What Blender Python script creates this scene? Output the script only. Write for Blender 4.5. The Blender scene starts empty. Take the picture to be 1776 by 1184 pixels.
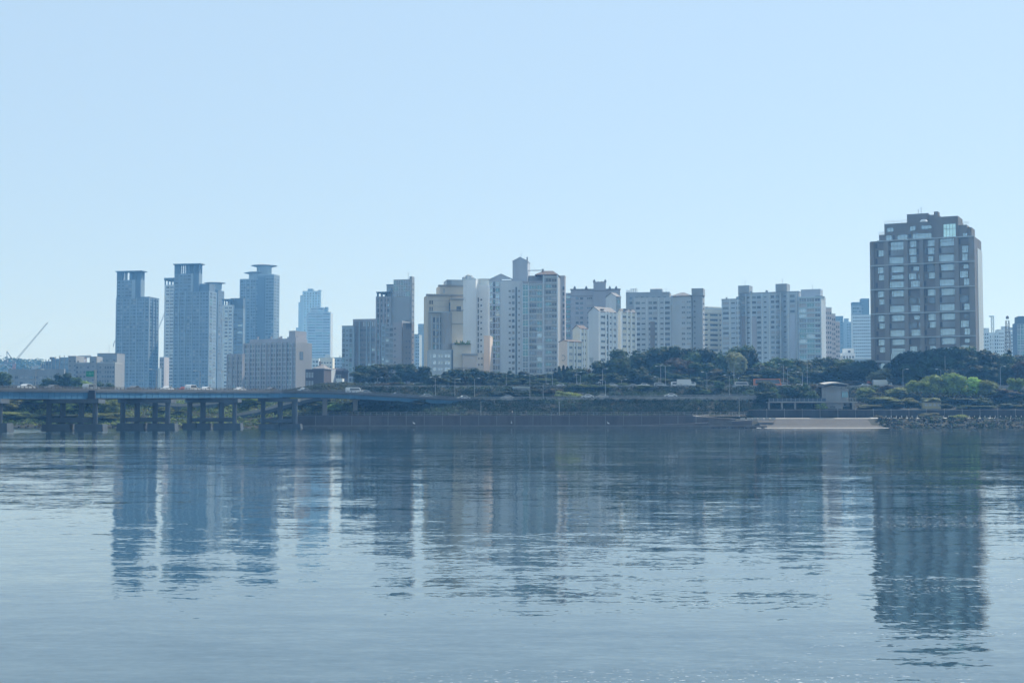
import bpy, math, random
from mathutils import Vector, Matrix, noise
random.seed(7)
R = math.radians
C = bpy.context.scene.collection
scene = bpy.context.scene

# ------------------------------------------------------------------ camera
F, YH, CAMH = 2500.0, 726.0, 3.0
PITCH = math.atan((YH - 592) / F)
cam_data = bpy.data.cameras.new("camera")
cam = bpy.data.objects.new("camera", cam_data); C.objects.link(cam)
cam.location = (0, 0, CAMH)
cam.rotation_euler = (math.pi / 2 + PITCH, 0, 0)
cam_data.sensor_width = 36.0
cam_data.lens = 36.0 * F / 1776.0
cam_data.clip_start = 0.5
cam_data.clip_end = 20000
scene.camera = cam

# ------------------------------------------------------------------ light
SUN_EL, SUN_AZ = 47.0, 38.0          # azimuth measured from +Y (view) towards +X
world = bpy.data.worlds.new("World"); scene.world = world; world.use_nodes = True
wn = world.node_tree.nodes; wl = world.node_tree.links
bg = wn['Background']
sky = wn.new('ShaderNodeTexSky'); sky.sky_type = 'NISHITA'
sky.sun_disc = False
sky.sun_elevation = R(SUN_EL); sky.sun_rotation = R(SUN_AZ)
sky.altitude = 20; sky.air_density = 1.0; sky.dust_density = 0.6; sky.ozone_density = 1.6
hzmix = wn.new('ShaderNodeMix'); hzmix.data_type = 'RGBA'; hzmix.inputs['Factor'].default_value = 0.84
hzmix.inputs['B'].default_value = (2.66, 3.66, 4.75, 1)          # even thin high haze over the clear-sky model
wl.new(sky.outputs[0], hzmix.inputs['A']); wl.new(hzmix.outputs['Result'], bg.inputs[0]); bg.inputs[1].default_value = 0.10
sd = bpy.data.lights.new("sun", 'SUN'); sd.energy = 3.2; sd.angle = R(0.5); sd.color = (1.0, 0.97, 0.90)
so = bpy.data.objects.new("sun", sd); C.objects.link(so)
sdir = Vector((math.sin(R(SUN_AZ)) * math.cos(R(SUN_EL)), math.cos(R(SUN_AZ)) * math.cos(R(SUN_EL)), math.sin(R(SUN_EL))))
so.rotation_euler = sdir.to_track_quat('Z', 'Y').to_euler()
so.location = (0, 0, 300)
scene.view_settings.view_transform = 'Standard'; scene.view_settings.look = 'None'
scene.view_settings.gamma = 1.0; scene.view_settings.use_curve_mapping = False
scene.view_settings.exposure = 0.9
scene.cycles.max_bounces = 6
scene.cycles.diffuse_bounces = 2
scene.cycles.glossy_bounces = 3
scene.cycles.transparent_max_bounces = 6
scene.cycles.use_denoising = True

# ------------------------------------------------------------------ pixel <-> world
SP, CP = math.sin(PITCH), math.cos(PITCH)
def Zat(py, Y):
    b = (592 - py) / F
    return CAMH + Y * (SP + b * CP) / (CP - b * SP)
def Xat(px, Y, py=640):
    z = Zat(py, Y)
    return (px - 888) / F * (Y * CP + (z - CAMH) * SP)
def proj(x, y, z):
    d = y * CP + (z - CAMH) * SP
    u = -y * SP + (z - CAMH) * CP
    return 888 + F * x / d, 592 - F * u / d

# ------------------------------------------------------------------ materials
MATS = {}
def pmat(name, col, rough=0.8, var=0.12, scale=0.25, metallic=0.0, spec=0.3, streak=False, coord='Object', bump=0.0):
    if name in MATS: return MATS[name]
    m = bpy.data.materials.new(name); m.use_nodes = True
    nt = m.node_tree; n = nt.nodes; l = nt.links
    b = n['Principled BSDF']
    b.inputs['Roughness'].default_value = rough
    b.inputs['Metallic'].default_value = metallic
    b.inputs['Specular IOR Level'].default_value = spec
    tc = n.new('ShaderNodeTexCoord'); mp = n.new('ShaderNodeMapping')
    mp.inputs['Scale'].default_value = (1, 1, 0.18) if streak else (1, 1, 1)
    nz = n.new('ShaderNodeTexNoise'); nz.inputs['Scale'].default_value = scale
    nz.inputs['Detail'].default_value = 6; nz.inputs['Roughness'].default_value = 0.65
    mr = n.new('ShaderNodeMapRange')
    mr.inputs[1].default_value = 0.3; mr.inputs[2].default_value = 0.7
    mr.inputs[3].default_value = 1 - var; mr.inputs[4].default_value = 1 + var
    mx = n.new('ShaderNodeVectorMath'); mx.operation = 'SCALE'
    mx.inputs[0].default_value = col[:3]
    l.new(tc.outputs[coord], mp.inputs[0]); l.new(mp.outputs[0], nz.inputs[0]); l.new(nz.outputs[0], mr.inputs[0])
    l.new(mr.outputs[0], mx.inputs['Scale']); l.new(mx.outputs[0], b.inputs['Base Color'])
    if bump:
        bp = n.new('ShaderNodeBump'); bp.inputs['Strength'].default_value = bump
        l.new(nz.outputs[0], bp.inputs['Height']); l.new(bp.outputs[0], b.inputs['Normal'])
    MATS[name] = m
    return m
def wallm(name, col):
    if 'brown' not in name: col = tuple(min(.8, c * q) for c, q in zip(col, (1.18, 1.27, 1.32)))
    return pmat('wall_' + name, col, 0.85, 0.13, 0.12, streak=True, coord='Object')
def glassm(name, col, metallic, rough=0.12):
    if name in MATS: return MATS[name]
    m = pmat(name, col, rough, 0.25, 0.35, metallic, 0.8)
    return m
G_DARK = glassm('glass_dark', (0.045, 0.065, 0.085), 0.0)
G_MID = glassm('glass_mid', (0.16, 0.21, 0.25), 0.25)
G_SKY = glassm('glass_sky', (0.36, 0.47, 0.53), 0.6, 0.08); G_BRI = glassm('glass_bright', (0.55, 0.64, 0.68), 0.5, 0.1)
G_TEAL = glassm('glass_teal', (0.15, 0.27, 0.30), 0.45, 0.1)
G_CURT = glassm('glass_curtain', (0.32, 0.33, 0.33), 0.0, 0.3)
M_FRAME = pmat('frame_white', (0.62, 0.63, 0.63), 0.5, 0.05)
M_FRAMED = pmat('frame_dark', (0.10, 0.11, 0.13), 0.5, 0.05)
M_CONC = pmat('concrete', (0.30, 0.29, 0.275), 0.9, 0.25, 0.15, streak=True)
M_DARKC = pmat('dark_concrete', (0.085, 0.080, 0.078), 0.9, 0.3, 0.3, streak=True)
M_STEELB = pmat('steel_blue', (0.055, 0.17, 0.29), 0.5, 0.12, 0.3, streak=True)
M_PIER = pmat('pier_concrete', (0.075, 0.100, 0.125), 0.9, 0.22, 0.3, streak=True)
M_POLE = pmat('pole_grey', (0.32, 0.34, 0.35), 0.5, 0.05, metallic=0.2)
M_LAMP = pmat('lamp_glass', (0.75, 0.77, 0.78), 0.25, 0.02, metallic=0.3)
M_BARK = pmat('bark', (0.10, 0.075, 0.055), 0.9, 0.3, 2.0)
M_ASPH = pmat('asphalt', (0.045, 0.046, 0.05), 0.9, 0.2, 0.6)
M_TYRE = pmat('rubber', (0.02, 0.02, 0.02), 0.8, 0.1)
M_ROOFR = pmat('roof_tile_red', (0.10, 0.078, 0.076), 0.8, 0.2, 0.5)
M_ROOFG = pmat('roof_grey', (0.16, 0.16, 0.17), 0.8, 0.2, 0.5)

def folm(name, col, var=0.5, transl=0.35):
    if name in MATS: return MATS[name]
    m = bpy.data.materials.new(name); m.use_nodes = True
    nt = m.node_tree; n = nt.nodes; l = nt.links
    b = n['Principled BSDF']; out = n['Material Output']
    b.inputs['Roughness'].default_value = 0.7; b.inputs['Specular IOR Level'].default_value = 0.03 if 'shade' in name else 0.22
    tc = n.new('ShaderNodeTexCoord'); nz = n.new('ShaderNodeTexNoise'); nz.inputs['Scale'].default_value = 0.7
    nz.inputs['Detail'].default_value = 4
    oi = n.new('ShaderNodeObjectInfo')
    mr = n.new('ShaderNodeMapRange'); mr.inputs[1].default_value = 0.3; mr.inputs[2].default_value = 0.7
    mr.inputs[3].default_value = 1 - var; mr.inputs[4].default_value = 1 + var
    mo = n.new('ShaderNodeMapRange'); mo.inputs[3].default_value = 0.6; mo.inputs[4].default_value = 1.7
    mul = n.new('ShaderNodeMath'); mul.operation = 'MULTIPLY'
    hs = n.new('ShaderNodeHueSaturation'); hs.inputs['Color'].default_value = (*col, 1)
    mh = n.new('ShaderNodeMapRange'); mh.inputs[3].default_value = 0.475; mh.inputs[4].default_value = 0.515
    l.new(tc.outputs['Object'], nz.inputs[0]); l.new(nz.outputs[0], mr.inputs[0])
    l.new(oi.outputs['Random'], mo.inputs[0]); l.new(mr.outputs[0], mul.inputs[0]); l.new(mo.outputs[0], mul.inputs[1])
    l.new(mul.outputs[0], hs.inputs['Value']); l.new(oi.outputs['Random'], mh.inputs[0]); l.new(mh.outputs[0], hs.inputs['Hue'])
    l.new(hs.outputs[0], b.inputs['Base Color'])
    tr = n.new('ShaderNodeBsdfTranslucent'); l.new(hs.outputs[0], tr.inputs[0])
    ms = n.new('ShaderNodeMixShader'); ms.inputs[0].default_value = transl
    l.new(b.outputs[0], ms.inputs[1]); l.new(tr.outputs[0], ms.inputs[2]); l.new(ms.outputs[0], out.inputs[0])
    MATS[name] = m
    return m

# ------------------------------------------------------------------ object helpers
def tag(o, label=None, cat=None, group=None, kind=None):
    if label: o['label'] = label
    if cat: o['category'] = cat
    if group: o['group'] = group
    if kind: o['kind'] = kind
    elif cat: o['kind'] = 'thing'
    return o
def empty(name, loc, rz=0.0):
    o = bpy.data.objects.new(name, None); C.objects.link(o)
    o.location = loc; o.rotation_euler = (0, 0, rz); o.empty_display_size = 1
    return o
def link(name, me, parent=None, M=None):
    o = bpy.data.objects.new(name, me); C.objects.link(o)
    if parent is not None: o.parent = parent
    if M is not None: o.matrix_local = M
    return o
class MB:
    def __init__(s): s.v = []; s.f = []; s.m = []; s.mats = []
    def mi(s, m):
        if m not in s.mats: s.mats.append(m)
        return s.mats.index(m)
    def poly(s, pts, m):
        i = len(s.v); s.v += [tuple(p) for p in pts]; s.f.append(tuple(range(i, i + len(pts)))); s.m.append(s.mi(m))
    def box(s, x0, x1, y0, y1, z0, z1, m, M=None, taper=None):
        if x1 < x0: x0, x1 = x1, x0
        if y1 < y0: y0, y1 = y1, y0
        P = [Vector(p) for p in ((x0,y0,z0),(x1,y0,z0),(x1,y1,z0),(x0,y1,z0),(x0,y0,z1),(x1,y0,z1),(x1,y1,z1),(x0,y1,z1))]
        if M is not None: P = [M @ p for p in P]
        i = len(s.v); s.v += [tuple(p) for p in P]; k = s.mi(m)
        for f in ((0,3,2,1),(4,5,6,7),(0,1,5,4),(1,2,6,5),(2,3,7,6),(3,0,4,7)):
            s.f.append(tuple(i + q for q in f)); s.m.append(k)
    def prism(s, pts, z0, z1, m, top=None, sc=1.0):      # pts in xy, ccw
        n = len(pts); cx = sum(p[0] for p in pts) / n; cy = sum(p[1] for p in pts) / n
        i = len(s.v); k = s.mi(m)
        s.v += [(p[0], p[1], z0) for p in pts]
        s.v += [(cx + (p[0] - cx) * sc, cy + (p[1] - cy) * sc, z1) for p in pts]
        for a in range(n):
            b = (a + 1) % n
            s.f.append((i + a, i + b, i + n + b, i + n + a)); s.m.append(k)
        s.f.append(tuple(i + a for a in reversed(range(n)))); s.m.append(k)
        s.f.append(tuple(i + n + a for a in range(n))); s.m.append(s.mi(top) if top else k)
    def tube(s, a, b, r0, r1, m, n=6):
        a = Vector(a); b = Vector(b); d = (b - a)
        if d.length < 1e-6: return
        q = d.to_track_quat('Z', 'Y'); i = len(s.v); k = s.mi(m)
        for (c, r) in ((a, r0), (b, r1)):
            for t in range(n):
                an = 2 * math.pi * t / n
                s.v.append(tuple(c + q @ Vector((math.cos(an) * r, math.sin(an) * r, 0))))
        for t in range(n):
            u = (t + 1) % n
            s.f.append((i + t, i + u, i + n + u, i + n + t)); s.m.append(k)
        s.f.append(tuple(i + t for t in reversed(range(n)))); s.m.append(k)
        s.f.append(tuple(i + n + t for t in range(n))); s.m.append(k)
    def mesh(s, name, smooth=False):
        me = bpy.data.meshes.new(name); me.from_pydata(s.v, [], s.f)
        for m in s.mats: me.materials.append(m)
        me.polygons.foreach_set('material_index', s.m)
        if smooth: me.polygons.foreach_set('use_smooth', [True] * len(s.f))
        me.update(); return me
    def build(s, name, parent=None, smooth=False, M=None):
        if not s.f: return None
        return link(name, s.mesh(name, smooth), parent, M)

# ------------------------------------------------------------------ water
water_m = bpy.data.materials.new('river_water'); water_m.use_nodes = True
def build_water():
    nt = water_m.node_tree; n = nt.nodes; l = nt.links
    b = n['Principled BSDF']
    b.inputs['Roughness'].default_value = 0.02
    b.inputs['IOR'].default_value = 1.8
    geo = n.new('ShaderNodeNewGeometry')
    def vm(op, a=None, bb=None, sc=None):
        q = n.new('ShaderNodeVectorMath'); q.operation = op
        if a is not None:
            if hasattr(a, 'node'): l.new(a, q.inputs[0])
            else: q.inputs[0].default_value = a
        if bb is not None:
            if hasattr(bb, 'node'): l.new(bb, q.inputs[1])
            else: q.inputs[1].default_value = bb
        if sc is not None:
            if hasattr(sc, 'node'): l.new(sc, q.inputs['Scale'])
            else: q.inputs['Scale'].default_value = sc
        return q.outputs[0]
    def noise_l(sx, sy, rot, detail, scale=1.0, dist=0.0, rough=0.5):
        mp = n.new('ShaderNodeMapping'); mp.inputs['Scale'].default_value = (sx, sy, 1); mp.inputs['Rotation'].default_value = (0, 0, R(rot))
        nz = n.new('ShaderNodeTexNoise'); nz.inputs['Scale'].default_value = scale; nz.inputs['Detail'].default_value = detail
        nz.inputs['Distortion'].default_value = dist; nz.inputs['Roughness'].default_value = rough
        l.new(geo.outputs['Position'], mp.inputs[0]); l.new(mp.outputs[0], nz.inputs[0])
        return nz
    def mapr(sock, a, b_, c, d):
        q = n.new('ShaderNodeMapRange'); l.new(sock, q.inputs[0])
        for i, v in enumerate((a, b_, c, d)): q.inputs[i + 1].default_value = v
        return q.outputs[0]
    # (wavelength across, along view, slope)
    patch = noise_l(0.012, 0.05, 6, 3).outputs[0]
    pscale = mapr(patch, 0.35, 0.65, 0.45, 1.35)
    # wind-roughened reaches of the river: a wide one off the left bank, thin streaks elsewhere
    sep = n.new('ShaderNodeSeparateXYZ'); l.new(geo.outputs['Position'], sep.inputs[0])
    def mth(op, a, bb):
        q = n.new('ShaderNodeMath'); q.operation = op
        for i, v in enumerate((a, bb)):
            if hasattr(v, 'node'): l.new(v, q.inputs[i])
            else: q.inputs[i].default_value = v
        return q.outputs[0]
    wob = mth('MULTIPLY', noise_l(0.02, 0.03, 0, 3).outputs[0], 60.0)
    wl_ = mapr(mth('ADD', sep.outputs[0], wob), -72, -92, 0.0, 1.0)
    wy_ = mapr(mth('ADD', sep.outputs[1], mth('MULTIPLY', wob, 1.5)), 130, 230, 0.0, 1.0)
    streak = mapr(noise_l(0.006, 0.11, 3, 3, rough=0.6).outputs[0], 0.60, 0.66, 0.0, 1.0)
    farm = mapr(sep.outputs[1], 60, 200, 0.0, 1.0)
    wind = mth('MAXIMUM', mth('MULTIPLY', wl_, wy_), mth('MULTIPLY', mth('MULTIPLY', streak, farm), 0.6))
    pscale = mth('ADD', pscale, mth('MULTIPLY', wind, 1.2))
    acc = None
    for (sx, sy, rot, amp, det, usep) in ((0.07, 0.20, -4, 0.034, 2, False), (0.50, 1.5, 5, 0.060, 2, True),
                                          (1.9, 5.0, -6, 0.066, 2, True), (8.0, 16.0, 8, 0.055, 1, True)):
        nz = noise_l(sx, sy, rot, det)
        c = vm('SUBTRACT', nz.outputs['Color'], (0.5, 0.5, 0.5))
        c = vm('MULTIPLY', c, (amp * 0.8, amp, 0.0))
        if usep: c = vm('SCALE', c, sc=pscale)
        acc = c if acc is None else vm('ADD', acc, c)
    # far reaches: wind-driven wavelets are steeper towards the near bank
    sa = n.new('ShaderNodeSeparateXYZ'); l.new(acc, sa.inputs[0])
    steep = mth('MULTIPLY', mth('ABSOLUTE', sa.outputs[1], 0.0), -1.7)
    tfar = mapr(sep.outputs[1], 55, 190, 0.0, 1.0)
    ymix = mth('ADD', mth('MULTIPLY', sa.outputs[1], mth('SUBTRACT', 1.0, tfar)), mth('MULTIPLY', steep, tfar))
    cx_ = n.new('ShaderNodeCombineXYZ'); l.new(sa.outputs[0], cx_.inputs[0]); l.new(ymix, cx_.inputs[1])
    nn = vm('NORMALIZE', vm('ADD', cx_.outputs[0], (0, 0, 1)))
    l.new(nn, b.inputs['Normal'])
    # foam specks and sun glints, painted pale into the base colour in thin trails
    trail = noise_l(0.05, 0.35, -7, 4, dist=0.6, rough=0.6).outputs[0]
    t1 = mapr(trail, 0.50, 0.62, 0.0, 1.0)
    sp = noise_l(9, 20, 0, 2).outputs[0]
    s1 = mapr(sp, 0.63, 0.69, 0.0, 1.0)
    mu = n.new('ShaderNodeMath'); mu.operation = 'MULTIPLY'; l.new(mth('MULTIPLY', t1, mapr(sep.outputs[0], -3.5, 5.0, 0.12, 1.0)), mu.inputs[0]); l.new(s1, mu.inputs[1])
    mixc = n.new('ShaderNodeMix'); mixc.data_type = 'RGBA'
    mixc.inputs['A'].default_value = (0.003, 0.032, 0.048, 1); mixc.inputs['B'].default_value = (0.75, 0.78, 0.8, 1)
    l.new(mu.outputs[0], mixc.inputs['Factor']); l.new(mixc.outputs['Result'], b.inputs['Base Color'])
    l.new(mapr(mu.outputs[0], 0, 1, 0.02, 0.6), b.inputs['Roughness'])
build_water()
XW = 2400.0
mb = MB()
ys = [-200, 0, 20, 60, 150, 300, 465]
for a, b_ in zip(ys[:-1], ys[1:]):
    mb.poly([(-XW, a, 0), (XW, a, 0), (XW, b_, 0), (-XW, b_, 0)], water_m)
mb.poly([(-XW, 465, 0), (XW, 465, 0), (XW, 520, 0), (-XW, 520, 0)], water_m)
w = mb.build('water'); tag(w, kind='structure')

# ------------------------------------------------------------------ ground
PROF = {  # X station : list of (Y, z)
 'left':  [(455,-3),(469,-.8),(472,.5),(480,2.2),(484,3.0),(485.5,3.1),(492,5.0),(500,7.0),(510,8.0),(515,8.5),(525,10),(541,11.5),(545,12),(600,14),(700,16),(900,18),(2600,18)],
 'mid':   [(455,-3),(471,-2),(476,-1),(478.4,.5),(479,3.9),(485,4.05),(487,4.6),(499.5,9.3),(501,9.7),(511,9.75),(514,10.2),(524,14.2),(541,14.3),(545,15.4),(600,17),(900,18),(2600,18)],
 'beach': [(455,-3),(467,-.6),(475,.8),(481.5,2.95),(484,3.0),(487,3.1),(488,6.0),(492,6.2),(498,9.0),(508,9.6),(514,10.2),(524,14.0),(541,14.3),(545,15.4),(600,17),(900,18),(2600,18)],
 'right': [(455,-3),(469,-.8),(473,.3),(479,2.9),(480,3.15),(485,3.2),(487,3.3),(488,6.0),(492,6.4),(505,9.5),(512,10.4),(524,13.8),(541,14.3),(545,15.4),(600,17),(900,18),(2600,18)],
}
STN = [(-2400,'left'),(-90,'left'),(-72,'mid'),(74,'mid'),(80,'beach'),(121,'beach'),(127,'right'),(2400,'right')]
def prof_at(x):
    for (a, pa), (b, pb) in zip(STN[:-1], STN[1:]):
        if a <= x <= b:
            t = (x - a) / (b - a)
            return [(p[0] * (1 - t) + q[0] * t, p[1] * (1 - t) + q[1] * t) for p, q in zip(PROF[pa], PROF[pb])]
    return PROF['right'] if x > 0 else PROF['left']
def gz(x, y):
    pr = prof_at(x)
    for p, q in zip(pr[:-1], pr[1:]):
        if p[0] <= y <= q[0]:
            t = (y - p[0]) / (q[0] - p[0] + 1e-9)
            return p[1] * (1 - t) + q[1] * t
    return pr[-1][1]
gm = bpy.data.materials.new('soil_and_grass'); gm.use_nodes = True
def build_ground_m():
    nt = gm.node_tree; n = nt.nodes; l = nt.links; b = n['Principled BSDF']; b.inputs['Roughness'].default_value = 0.95
    geo = n.new('ShaderNodeNewGeometry'); nz = n.new('ShaderNodeTexNoise'); nz.inputs['Scale'].default_value = 0.25; nz.inputs['Detail'].default_value = 8
    cr = n.new('ShaderNodeValToRGB'); cr.color_ramp.elements[0].position = 0.35; cr.color_ramp.elements[0].color = (0.008, 0.013, 0.007, 1)
    cr.color_ramp.elements[1].position = 0.7; cr.color_ramp.elements[1].color = (0.020, 0.024, 0.012, 1)
    l.new(geo.outputs['Position'], nz.inputs[0]); l.new(nz.outputs[0], cr.inputs[0]); l.new(cr.outputs[0], b.inputs['Base Color'])
build_ground_m()
xs = [-2400,-1500,-900,-600,-400,-300,-250] + [-200 + 6*i for i in range(75)] + [270,300,400,600,900,1500,2400]
mb = MB(); k = mb.mi(gm); np_ = len(PROF['mid'])
for x in xs:
    for (y, z) in prof_at(x):
        j = noise.noise(Vector((x*.05, y*.05, 0))) * 0.25
        mb.v.append((x, y, z + (j if y > 512 else 0)))
for i in range(len(xs) - 1):
    for j in range(np_ - 1):
        a = i * np_ + j; mb.f.append((a, a + np_, a + np_ + 1, a + 1)); mb.m.append(k)
g = mb.build('ground'); tag(g, kind='structure')
# beach slab: pale concrete revetment
M_BEACH = pmat('pale_concrete', (0.072, 0.072, 0.072), 0.9, 0.12, 0.4, bump=0.3)
M_BRIGHT = pmat('bright_concrete', (0.42, 0.42, 0.41), 0.85, 0.15, 0.3)
mb = MB()
def quadstrip(mb, xs, f0, f1, m):
    for a, b in zip(xs[:-1], xs[1:]):
        mb.poly([f0(a), f0(b), f1(b), f1(a)], m)
# ------------------------------------------------------------------ shore structures
def sl(x, y, dz=0.0): return (x, y, gz(x, y) + dz)
bx = [81.5 + 2 * i for i in range(21)]
mb = MB()
for a, b in zip(bx[:-1], bx[1:]):
    for y0, y1 in ((466.5, 471), (471, 475), (475, 481.4)):
        mb.poly([sl(a, y0, .03), sl(b, y0, .03), sl(b, y1, .03), sl(a, y1, .03)], M_BEACH)
o = mb.build('concrete_slipway'); tag(o, 'pale sloping concrete slipway running down to the water', 'slipway')
mb = MB()
M_FOAMW = pmat('white_stone', (.26, .26, .26), .9, .35, .8)
for i in range(43):
    a = 79 + i; h0, h1 = random.uniform(.13, .18), random.uniform(.13, .18); mb.poly([(a, 465.9, -.08), (a + 1, 465.9, -.08), (a + 1, 468.4, h1), (a, 468.4, h0)], M_FOAMW)
o = mb.build('slipway_kerb'); tag(o, 'white kerb of stone along the water at the foot of the slipway', 'kerb')
mb = MB()
MPX = lambda x: M_BRIGHT
quadstrip(mb, [80 + 8*i for i in range(6)], lambda x: (x, 481.6, prof_at(x)[3][1] + .12), lambda x: (x, 484.9, 3.30), M_CONC)
quadstrip(mb, [120 + 8*i for i in range(25)], lambda x: (x, 481.6, prof_at(x)[3][1] + .12 + (.2 if x > 121 else 0)), lambda x: (x, 484.9, 3.40), M_BRIGHT)
quadstrip(mb, [80 + 8*i for i in range(30)], lambda x: (x, 481.6, 2.6), lambda x: (x, 481.6, prof_at(x)[3][1] + .12 + (.2 if x > 121 else 0)), M_BRIGHT)
o = mb.build('riverside_path'); tag(o, kind='structure')
# lower promenade path behind the quay wall (thin bright line)
mb = MB()
quadstrip(mb, [-72 + 6*i for i in range(26)], lambda x: (x, 479.6, 4.03), lambda x: (x, 482.6, 4.12), M_CONC)
o = mb.build('promenade_path'); tag(o, kind='structure')

# quay: low ledge and tall retaining wall
mb = MB(); M_QUAY = pmat('quay_stone', (0.12, 0.118, 0.115), 0.9, 0.3, 0.5, streak=True)
x = -73.0
while x < 79:
    mb.box(x, x + 5.96, 469.6 + random.uniform(-.05, .05), 478.1, -1.5, 0.72, M_QUAY); x += 6
mb.box(-73, 79, 469.45, 470.1, 0.725, 0.86, M_CONC)
o = mb.build('quay_ledge'); tag(o, 'low stone ledge at the waterline below the long dark quay wall', 'ledge')
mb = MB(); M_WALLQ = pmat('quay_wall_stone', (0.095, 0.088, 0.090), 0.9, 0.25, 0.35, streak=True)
x = -71.0
while x < 60:
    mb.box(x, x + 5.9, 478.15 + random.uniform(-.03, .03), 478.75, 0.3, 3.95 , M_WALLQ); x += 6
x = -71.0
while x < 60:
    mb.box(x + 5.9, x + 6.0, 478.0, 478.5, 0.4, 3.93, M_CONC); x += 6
wallq = MB()
mbc = MB(); mbc.box(-71, 60, 477.9, 479.0, 3.96, 4.2, pmat('coping', (0.16, .155, .155), .9, .2))
r_ = empty('quay_wall', (0, 0, 0)); tag(r_, 'long dark panelled retaining wall along the river, between bridge and slipway', 'wall')
mb.build('wall_panels', r_); mbc.build('coping', r_)
mbr = MB()
x = -71
while x < 78:
    mbr.box(x, x + .07, 478.3, 478.37, 4.2, 5.2, M_POLE); x += 2
for z in (4.6, 5.15): mbr.tube((-71, 478.33, z), (78, 478.33, z), .03, .03, M_POLE, 4)
o = mbr.build('promenade_railing'); tag(o, 'thin grey railing on top of the dark quay wall', 'railing')
# sloping ramp and steps at the right end of the quay
mb = MB()
mb.poly([(60, 478.1, 0.3), (79, 478.1, 0.3), (79, 478.1, 2.6), (60, 478.1, 3.9)], M_WALLQ)
mb.poly([(60, 478.1, 3.9), (79, 478.1, 2.6), (79, 479.5, 2.7), (60, 479.5, 4.05)], M_CONC)
mb.poly([(36, 475.0, 0.73), (79, 475.0, 0.73), (79, 475.0, 2.6), (60, 475.0, 1.5)], M_WALLQ)
mb.poly([(36, 475.0, 0.73), (60, 475.0, 1.5), (60, 476.5, 1.52), (36, 476.5, 0.74)], M_CONC)
mb.poly([(60, 475.0, 1.5), (79, 475.0, 2.6), (79, 476.5, 2.62), (60, 476.5, 1.52)], M_CONC)
o = mb.build('quay_ramp'); tag(o, 'dark sloping ramp at the right end of the quay wall', 'ramp')
mb = MB()
for i in range(8):
    mb.box(64.5, 72, 474.0 - i * .42, 474.4 - i * .42, 0.74, 2.6 - i * .24, M_QUAY)
o = mb.build('quay_steps'); tag(o, 'grey concrete steps down the quay beside the slipway', 'steps')
proto = None
for i in range(6):
    if proto is None:
        mb = MB(); mb.box(-.75, .75, -.25, .25, 0, .36, M_BRIGHT); mb.box(-.55, -.25, -.2, .2, -.25, 0, M_CONC); mb.box(.25, .55, -.2, .2, -.25, 0, M_CONC)
        proto = mb.mesh('barrier_block')
    o = link('barrier_block', proto); o.location = (76.4 + i * 2.0 + random.uniform(-.1, .1), 477.5, 3.05 if i > 1 else 2.95)
    tag(o, '%s white barrier block in the row at the top of the slipway' % ['leftmost', 'second', 'third', 'fourth', 'fifth', 'rightmost'][i], 'barrier', 'white barrier blocks by the slipway')
mb = MB(); mb.box(74, 87, 477.3, 478.2, 2.35, 2.7, M_CONC)
o = mb.build('barrier_plinth'); tag(o, 'grey plinth under the row of white barrier blocks', 'plinth')

# dark wall behind beach and right path
mb = MB(); x = 80.0; mbp = []
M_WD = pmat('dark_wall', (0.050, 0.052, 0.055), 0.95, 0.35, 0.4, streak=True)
while x < 300:
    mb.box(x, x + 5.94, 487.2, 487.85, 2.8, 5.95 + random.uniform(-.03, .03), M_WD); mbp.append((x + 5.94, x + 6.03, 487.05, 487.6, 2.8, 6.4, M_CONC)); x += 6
r_ = empty('flood_wall', (80, 487, 3)); mm = Matrix.Translation((-80, -487, -3))
tag(r_, 'long dark flood wall behind the slipway and pale riverside path', 'wall')
mb.build('wall_panels', r_, M=mm); 
for q in mbp:
    m_ = MB(); m_.box(*q); m_.build('post', r_, M=mm)
mb = MB(); mb.box(80, 300, 487.0, 488.1, 5.99, 6.12, M_CONC); mb.build('coping', r_, M=mm)
# bollards on the path (dotted line)
proto = None; nb = 0
for i in range(40):
    x = 124 + i * 1.75
    if x > 176: break
    if proto is None:
        mb = MB(); mb.tube((0, 0, 0), (0, 0, .55), .13, .13, M_BRIGHT, 8); mb.tube((0, 0, .55), (0, 0, .68), .16, .08, M_BRIGHT, 8); proto = mb.mesh('bollard')
    o = link('bollard', proto); o.location = (x, 485.3, 3.4)
    tag(o, 'short pale bollard in the row along the bright riverside path', 'bollard', 'bollards along the riverside path')
# rocks on the right bank
M_ROCK = pmat('rock', (0.028, 0.030, 0.032), 0.95, 0.4, 1.2)
mb = MB()
def rock(mb, c, r, m):
    i0 = len(mb.v); k = mb.mi(m)
    ring = []
    for a in range(6):
        for t, rr in ((-.6, .75), (.15, 1.0), (.75, .55)):
            an = a * math.pi / 3 + random.uniform(-.3, .3); q = rr * random.uniform(.8, 1.2)
            mb.v.append((c[0] + math.cos(an) * r * q, c[1] + math.sin(an) * r * q, c[2] + t * r * random.uniform(.7, 1.1)))
    for a in range(6):
        b = (a + 1) % 6
        for t in range(2):
            mb.f.append((i0 + a*3 + t, i0 + b*3 + t, i0 + b*3 + t + 1, i0 + a*3 + t + 1)); mb.m.append(k)
    mb.f.append(tuple(i0 + a*3 + 2 for a in range(6))); mb.m.append(k)
for i in range(900):
    x = random.uniform(122, 260); y = random.uniform(468, 480.5)
    rock(mb, sl(x, y, .05), random.uniform(.2, .6), M_ROCK)
for i in range(260):
    x = random.uniform(-190, -73); y = random.uniform(469.5, 473)
    rock(mb, sl(x, y, .05), random.uniform(.2, .5), M_ROCK)
for i in range(140):
    x = random.uniform(64, 82); y = random.uniform(465.8, 469.5)
    rock(mb, (x, y, random.uniform(-.2, .25)), random.uniform(.15, .4), M_ROCK)
o = mb.build('bank_rocks'); tag(o, 'dark loose rocks along the waterline', 'rocks', kind='stuff')

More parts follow.
